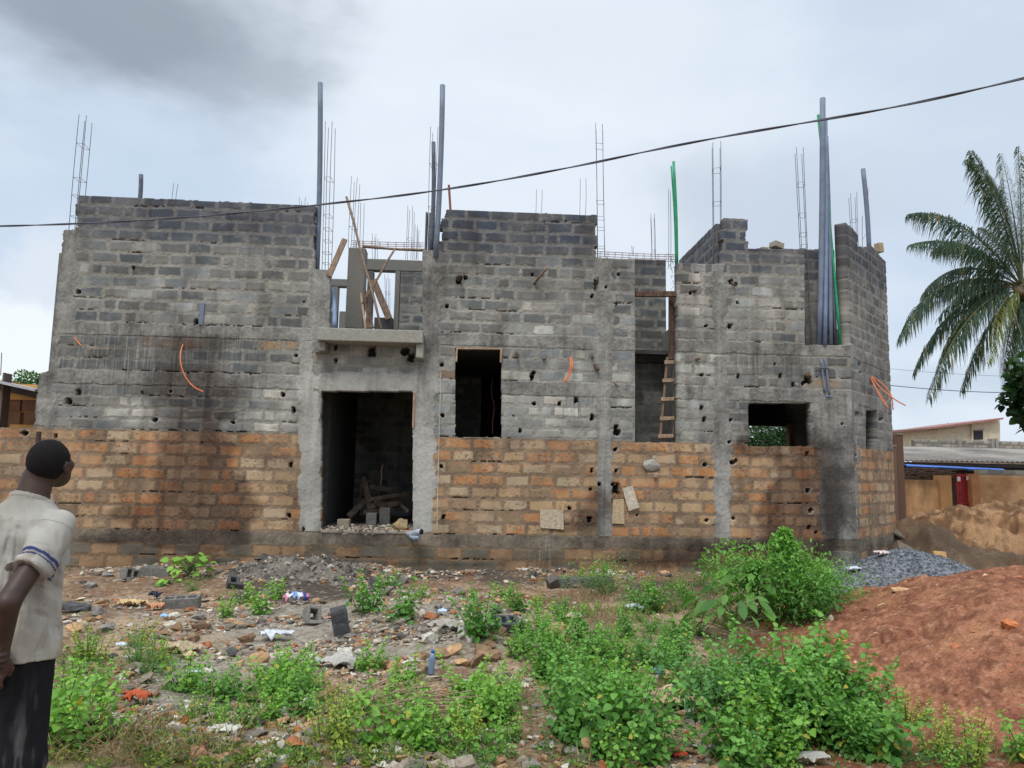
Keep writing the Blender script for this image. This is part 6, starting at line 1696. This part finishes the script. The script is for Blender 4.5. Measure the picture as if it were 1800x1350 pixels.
def hand(G, W, palm, fdirs, thumb, s=1.0):
    f = cone(G, W, palm, .026, .030)
    for (k, a, b, c) in fdirs: f = smin(f, cone(G, k, a, .0105, .0098), .006); f = np.minimum(f, smin(cone(G, a, b, .0098, .0090), cone(G, b, c, .0090, .0078), .003))
    t0, t1, t2 = thumb; f = smin(f, cone(G, t0, t1, .013, .011), .008); f = np.minimum(f, cone(G, t1, t2, .011, .009)); return f
def body_sdf(G):
    f = sect(G, [(.0, .01, .01, 0), (.84, .10, .09, -.03), (.92, .160, .120, -.035), (1.0, .150, .112, -.03), (1.12, .140, .102, -.01), (1.28, .165, .115, .005), (1.37, .135, .085, .005), (1.43, .08, .07, .012), (1.47, .05, .05, .02), (1.5, .01, .01, .03)])
    f = np.maximum(f, .86-G[2])
    f = smin(f, cone(G, (0, .008, 1.41), (.006, .040, 1.55), .066, .059), .03)
    f = smin(f, head_sdf(G), .018)
    for S_, E_, W_ in ((SH_R, EL_R, WR_R), (SH_L, EL_L, WR_L)):
        f = smin(f, cone(G, S_, E_, .047, .040), .03); f = smin(f, cone(G, E_, W_, .042, .026), .015)
    # right hand hanging, loosely curled; left hand round the right wrist
    p = np.array(WR_R); pr = p+(-.012, .010, -.070)
    fd = []
    for i, (dx, dl) in enumerate(((-.028, .9), (-.010, 1.0), (.008, .96), (.026, .8))):
        k = pr+np.array([dx*.8, -dx*.6, -.012]); a = k+np.array([-.006, .012, -.034])*dl; b = a+np.array([-.014, .020, -.016])*dl; c = b+np.array([-.018, .010, .008])*dl; fd.append((k, a, b, c))
    f = smin(f, hand(G, p, pr, fd, (p+(.012, .02, -.03), p+(.014, .040, -.058), p+(.0, .045, -.083))), .010)
    q = np.array(WR_L); pl = q+(.062, -.004, .012)
    fd = []
    for i, (dz, dl) in enumerate(((.030, .85), (.011, 1.0), (-.008, .98), (-.026, .85))):
        k = pl+np.array([.010, -.010, dz]); a = k+np.array([.034, .000, .002])*dl; b = a+np.array([.020, .018, -.002])*dl; c = b+np.array([.002, .022, -.002])*dl; fd.append((k, a, b, c))
    f = smin(f, hand(G, q, pl, fd, (q+(.03, .0, .03), q+(.058, .010, .050), q+(.082, .022, .052))), .008)
    for s_ in (-1, 1):
        f = smin(f, cone(G, (s_*.085, -.03, .88), (s_*.10, -.02, .47), .088, .055), .03); f = smin(f, cone(G, (s_*.10, -.02, .47), (s_*.10, -.045, .09), .054, .036), .02)
        f = smin(f, cone(G, (s_*.10, -.06, .045), (s_*.115, .11, .028), .036, .028), .02)
    return f
def place(V):
    f_ = np.array([math.cos(PA), math.sin(PA)]); r_ = np.array([math.sin(PA), -math.cos(PA)])
    return np.stack([V[:, 0]*r_[0]+V[:, 1]*f_[0], V[:, 0]*r_[1]+V[:, 1]*f_[1], V[:, 2]], -1)
man = empty('person', PC, 'person in dirty beige T-shirt, hands behind his back, looking at the building', 'person')
M_SKIN = attr_mat('skin', 30, .88, 1.12, rough=.5, bump=.12, bscale=220, bdist=.002, spec=.35)
M_HAIR = attr_mat('hair', 200, .5, 1.4, rough=.9, bump=.7, bscale=700, bdist=.006, spec=.15)
M_SHIRT = attr_mat('shirt_cotton', 25, .93, 1.06, rough=.95, bump=.25, bscale=700, bdist=.001, spec=.1)
M_TROU = attr_mat('trouser_cloth', 12, .8, 1.25, rough=.9, bump=.25, bscale=500, bdist=.001, spec=.15)
def skin(ax_lo, ax_hi, h, fn, name, colfn, mat):
    ax, G = voxfield(ax_lo, ax_hi, h); f = fn(G).astype(np.float32); V, F = nets(ax, f); C = colfn(V)
    o = mesh_np(name, place(V), F, mat, man, C); return o
def skc(V):
    n_ = fbm(V[:, 0]*14+V[:, 1]*9, V[:, 2]*14, 601, 3)[:, None]
    c = lerp(s2l((50, 36, 31)), s2l((72, 52, 44)), n_)
    H = head_local((V[:, 0], V[:, 1], V[:, 2]))
    lips = np.exp(-((H[0]/.026)**2+((H[1]-.10)/.016)**2+((H[2]+.068)/.012)**2))[:, None]; c = lerp(c, s2l((104, 62, 58)), lips*.6)
    for s_ in (-1, 1):
        e = (((H[0]-s_*.031)/.011)**2+((H[1]-.09)/.012)**2+((H[2]+.008)/.006)**2)[:, None]; c = np.where(e < 1, s2l((190, 180, 170)), c)
        e = (((H[0]-s_*.031)/.005)**2+((H[1]-.092)/.012)**2+((H[2]+.008)/.006)**2)[:, None]; c = np.where(e < 1, s2l((20, 14, 12)), c)
    palm = ((V[:, 2] < .90) & (V[:, 2] > .78) & (V[:, 1] < -.14))[:, None]
    return np.where(palm, lerp(c, s2l((120, 80, 66)), .25*n_), c)
skin((-.30, -.34, -.01), (.30, .22, 1.74), .0052, body_sdf, 'body', skc, M_SKIN)
def hair_sdf(G):
    H = head_local(G)
    f = ell(H, (0, -.012, .016), (.0790, .0975, .0925)) - (fbm(H[0]*210+H[2]*140+H[1]*60, H[1]*190-H[2]*170, 605, 3, .7)-.5)*.005
    # hairline: forehead in front, above the ears, nape behind
    line = np.interp(H[1], [-.11, -.06, -.03, -.005, .03, .055, .075, .10], [-.090, -.086, -.050, .004, -.002, .030, .048, .06])
    f = np.maximum(f, (line-H[2])*.8); return f
skin((-.10, -.10, 1.50), (.13, .20, 1.75), .0036, hair_sdf, 'hair', lambda V: np.tile(s2l((30, 27, 27)), (len(V), 1)), M_HAIR)
STAB = [(.78, .208, .176, -.036), (.86, .204, .174, -.034), (.98, .188, .156, -.032), (1.12, .176, .138, -.015), (1.24, .178, .136, .0), (1.33, .184, .130, .004), (1.39, .164, .112, .004), (1.43, .118, .094, .008), (1.465, .080, .078, .014), (1.50, .070, .072, .02)]
def folds(G):
    x, y, z = G; u = np.arctan2(x, y+.02)
    a = fbm(u*3.0+z*3.2, z*3.4-u*1.2, 611, 3)-.5; b = fbm(u*6-z*4, z*4.5+u*2.2, 612, 3)-.5
    w = ss(1.40, 1.2, z)
    rid = (1-np.abs(a)*5).clip(-1, 1)
    rid2 = (1-np.abs(fbm(x*5+z*7+y*3, z*3-x*4, 617, 3)-.5)*6).clip(-.6, 1)
    return (rid*.012+b*.018-rid2*.007)*(.35+.65*w)*(.1+.9*ss(1.47, 1.41, z)) + np.sin(u*7+z*9+a*12)*.005*ss(1.15, .85, z)
def shirt_sdf(G):
    f = sect(G, STAB)
    # sleeve: loose tube along the upper arm
    for S_, E_ in ((SH_R, EL_R), (SH_L, EL_L)):
        S_ = np.array(S_); E_ = np.array(E_); c = cone(G, S_+(0, 0, -.008), S_+(E_-S_)*.74, .058, .080)
        d = (E_-S_)/np.linalg.norm(E_-S_); t = (G[0]-S_[0])*d[0]+(G[1]-S_[1])*d[1]+(G[2]-S_[2])*d[2]
        c = np.maximum(c, t-.235+(fbm(G[0]*14, G[2]*14, 615, 2)-.5)*.008); f = smin(f, c, .028)
    f = f + folds(G)
    f = np.maximum(f, .856-G[2]+(G[1]+.04)*-.03+(fbm(np.arctan2(G[0], G[1])*2, G[2]*0, 613, 2)-.5)*.014)
    f = np.maximum(f, (G[2]-1.475)+(G[1]-.01)*.42)        # neck opening, lower in front
    S_ = .0125
    inner = cone(G, (0, .01, 1.38), (.004, .030, 1.56), .066, .068); f = np.maximum(f, -inner)
    return f
def shc(V):
    n1 = fbm(V[:, 0]*4+V[:, 1]*3, V[:, 2]*4, 621, 4)[:, None]; n2 = fbm(V[:, 0]*12+V[:, 1]*9, V[:, 2]*12, 622, 4)[:, None]
    c = lerp(s2l((138, 133, 123)), s2l((160, 156, 148)), ss(.3, .65, n1)); c = lerp(c, s2l((160, 146, 122)), ss(1.15, .8, V[:, 2:3])*.3); c = c*(.93+.14*n2)
    c = lerp(c, s2l((120, 100, 84)), ss(.66, .76, fbm(V[:, 0]*15, V[:, 2]*15+V[:, 1]*9, 623, 3))[:, None]*.45)
    for S_, E_ in ((SH_R, EL_R), (SH_L, EL_L)):
        S_ = np.array(S_); E_ = np.array(E_); d = (E_-S_)/np.linalg.norm(E_-S_); t = (V-S_)@d; r = np.linalg.norm(V-S_-t[:, None]*d, axis=1)
        on = (r < .12) & (np.abs(V[:, 0]) > .10)
        st = on & (((t > .165) & (t < .180)) | ((t > .186) & (t < .193)))
        c = np.where(st[:, None], s2l((52, 58, 96)), c); sm_ = on & (np.abs(t-.222) < .003); c = np.where(sm_[:, None], c*.7, c)
        seam = (np.abs(t-.03) < .0035) & (V[:, 0]*np.sign(S_[0]) > .12); c = np.where(seam[:, None], c*.72, c)
    hem = (np.abs(V[:, 2]-.880) < .0022)[:, None]; c = np.where(hem, c*.75, c)
    H = V[:, 2]-1.475+(V[:, 1]-.01)*.42; col_ = (np.abs(H+.020) < .003)[:, None]; c = np.where(col_, c*.7, c)
    return c
skin((-.32, -.32, .79), (.32, .20, 1.52), .0050, shirt_sdf, 'shirt', shc, M_SHIRT)
def trou_sdf(G):
    f = sect(G, [(.70, .15, .12, -.035), (.80, .172, .135, -.04), (.90, .168, .122, -.040), (1.0, .145, .105, -.036), (1.1, .14, .10, -.03)])
    f = np.maximum(np.maximum(f, .76-G[2]), G[2]-1.0)
    for s_ in (-1, 1):
        f = smin(f, cone(G, (s_*.082, -.035, .84), (s_*.098, -.025, .47), .112, .090), .03); f = smin(f, cone(G, (s_*.098, -.025, .47), (s_*.10, -.045, .09), .090, .078), .03)
    x, y, z = G; u = np.arctan2(np.abs(x)-.09, y+.03)
    f = f + (fbm(u*2.4, z*5+u, 631, 3)-.5)*.022 + (1-np.abs(fbm(u*2, z*7, 632, 3)-.5)*5).clip(-1, 1)*.004
    f = np.maximum(f, .075-G[2])
    return f
def trc(V):
    n1 = fbm(V[:, 0]*5+V[:, 1]*4, V[:, 2]*3, 641, 4)[:, None]; s_ = fbm(V[:, 0]*26+V[:, 1]*20, V[:, 2]*5, 642, 4)[:, None]
    c = lerp(s2l((20, 20, 23)), s2l((40, 40, 44)), n1); return lerp(c, s2l((110, 108, 108)), ss(.62, .78, s_)*.5*ss(.85, .5, V[:, 2:3]))
skin((-.24, -.22, .06), (.24, .15, 1.02), .0060, trou_sdf, 'trousers', trc, M_TROU)
tick('p6')
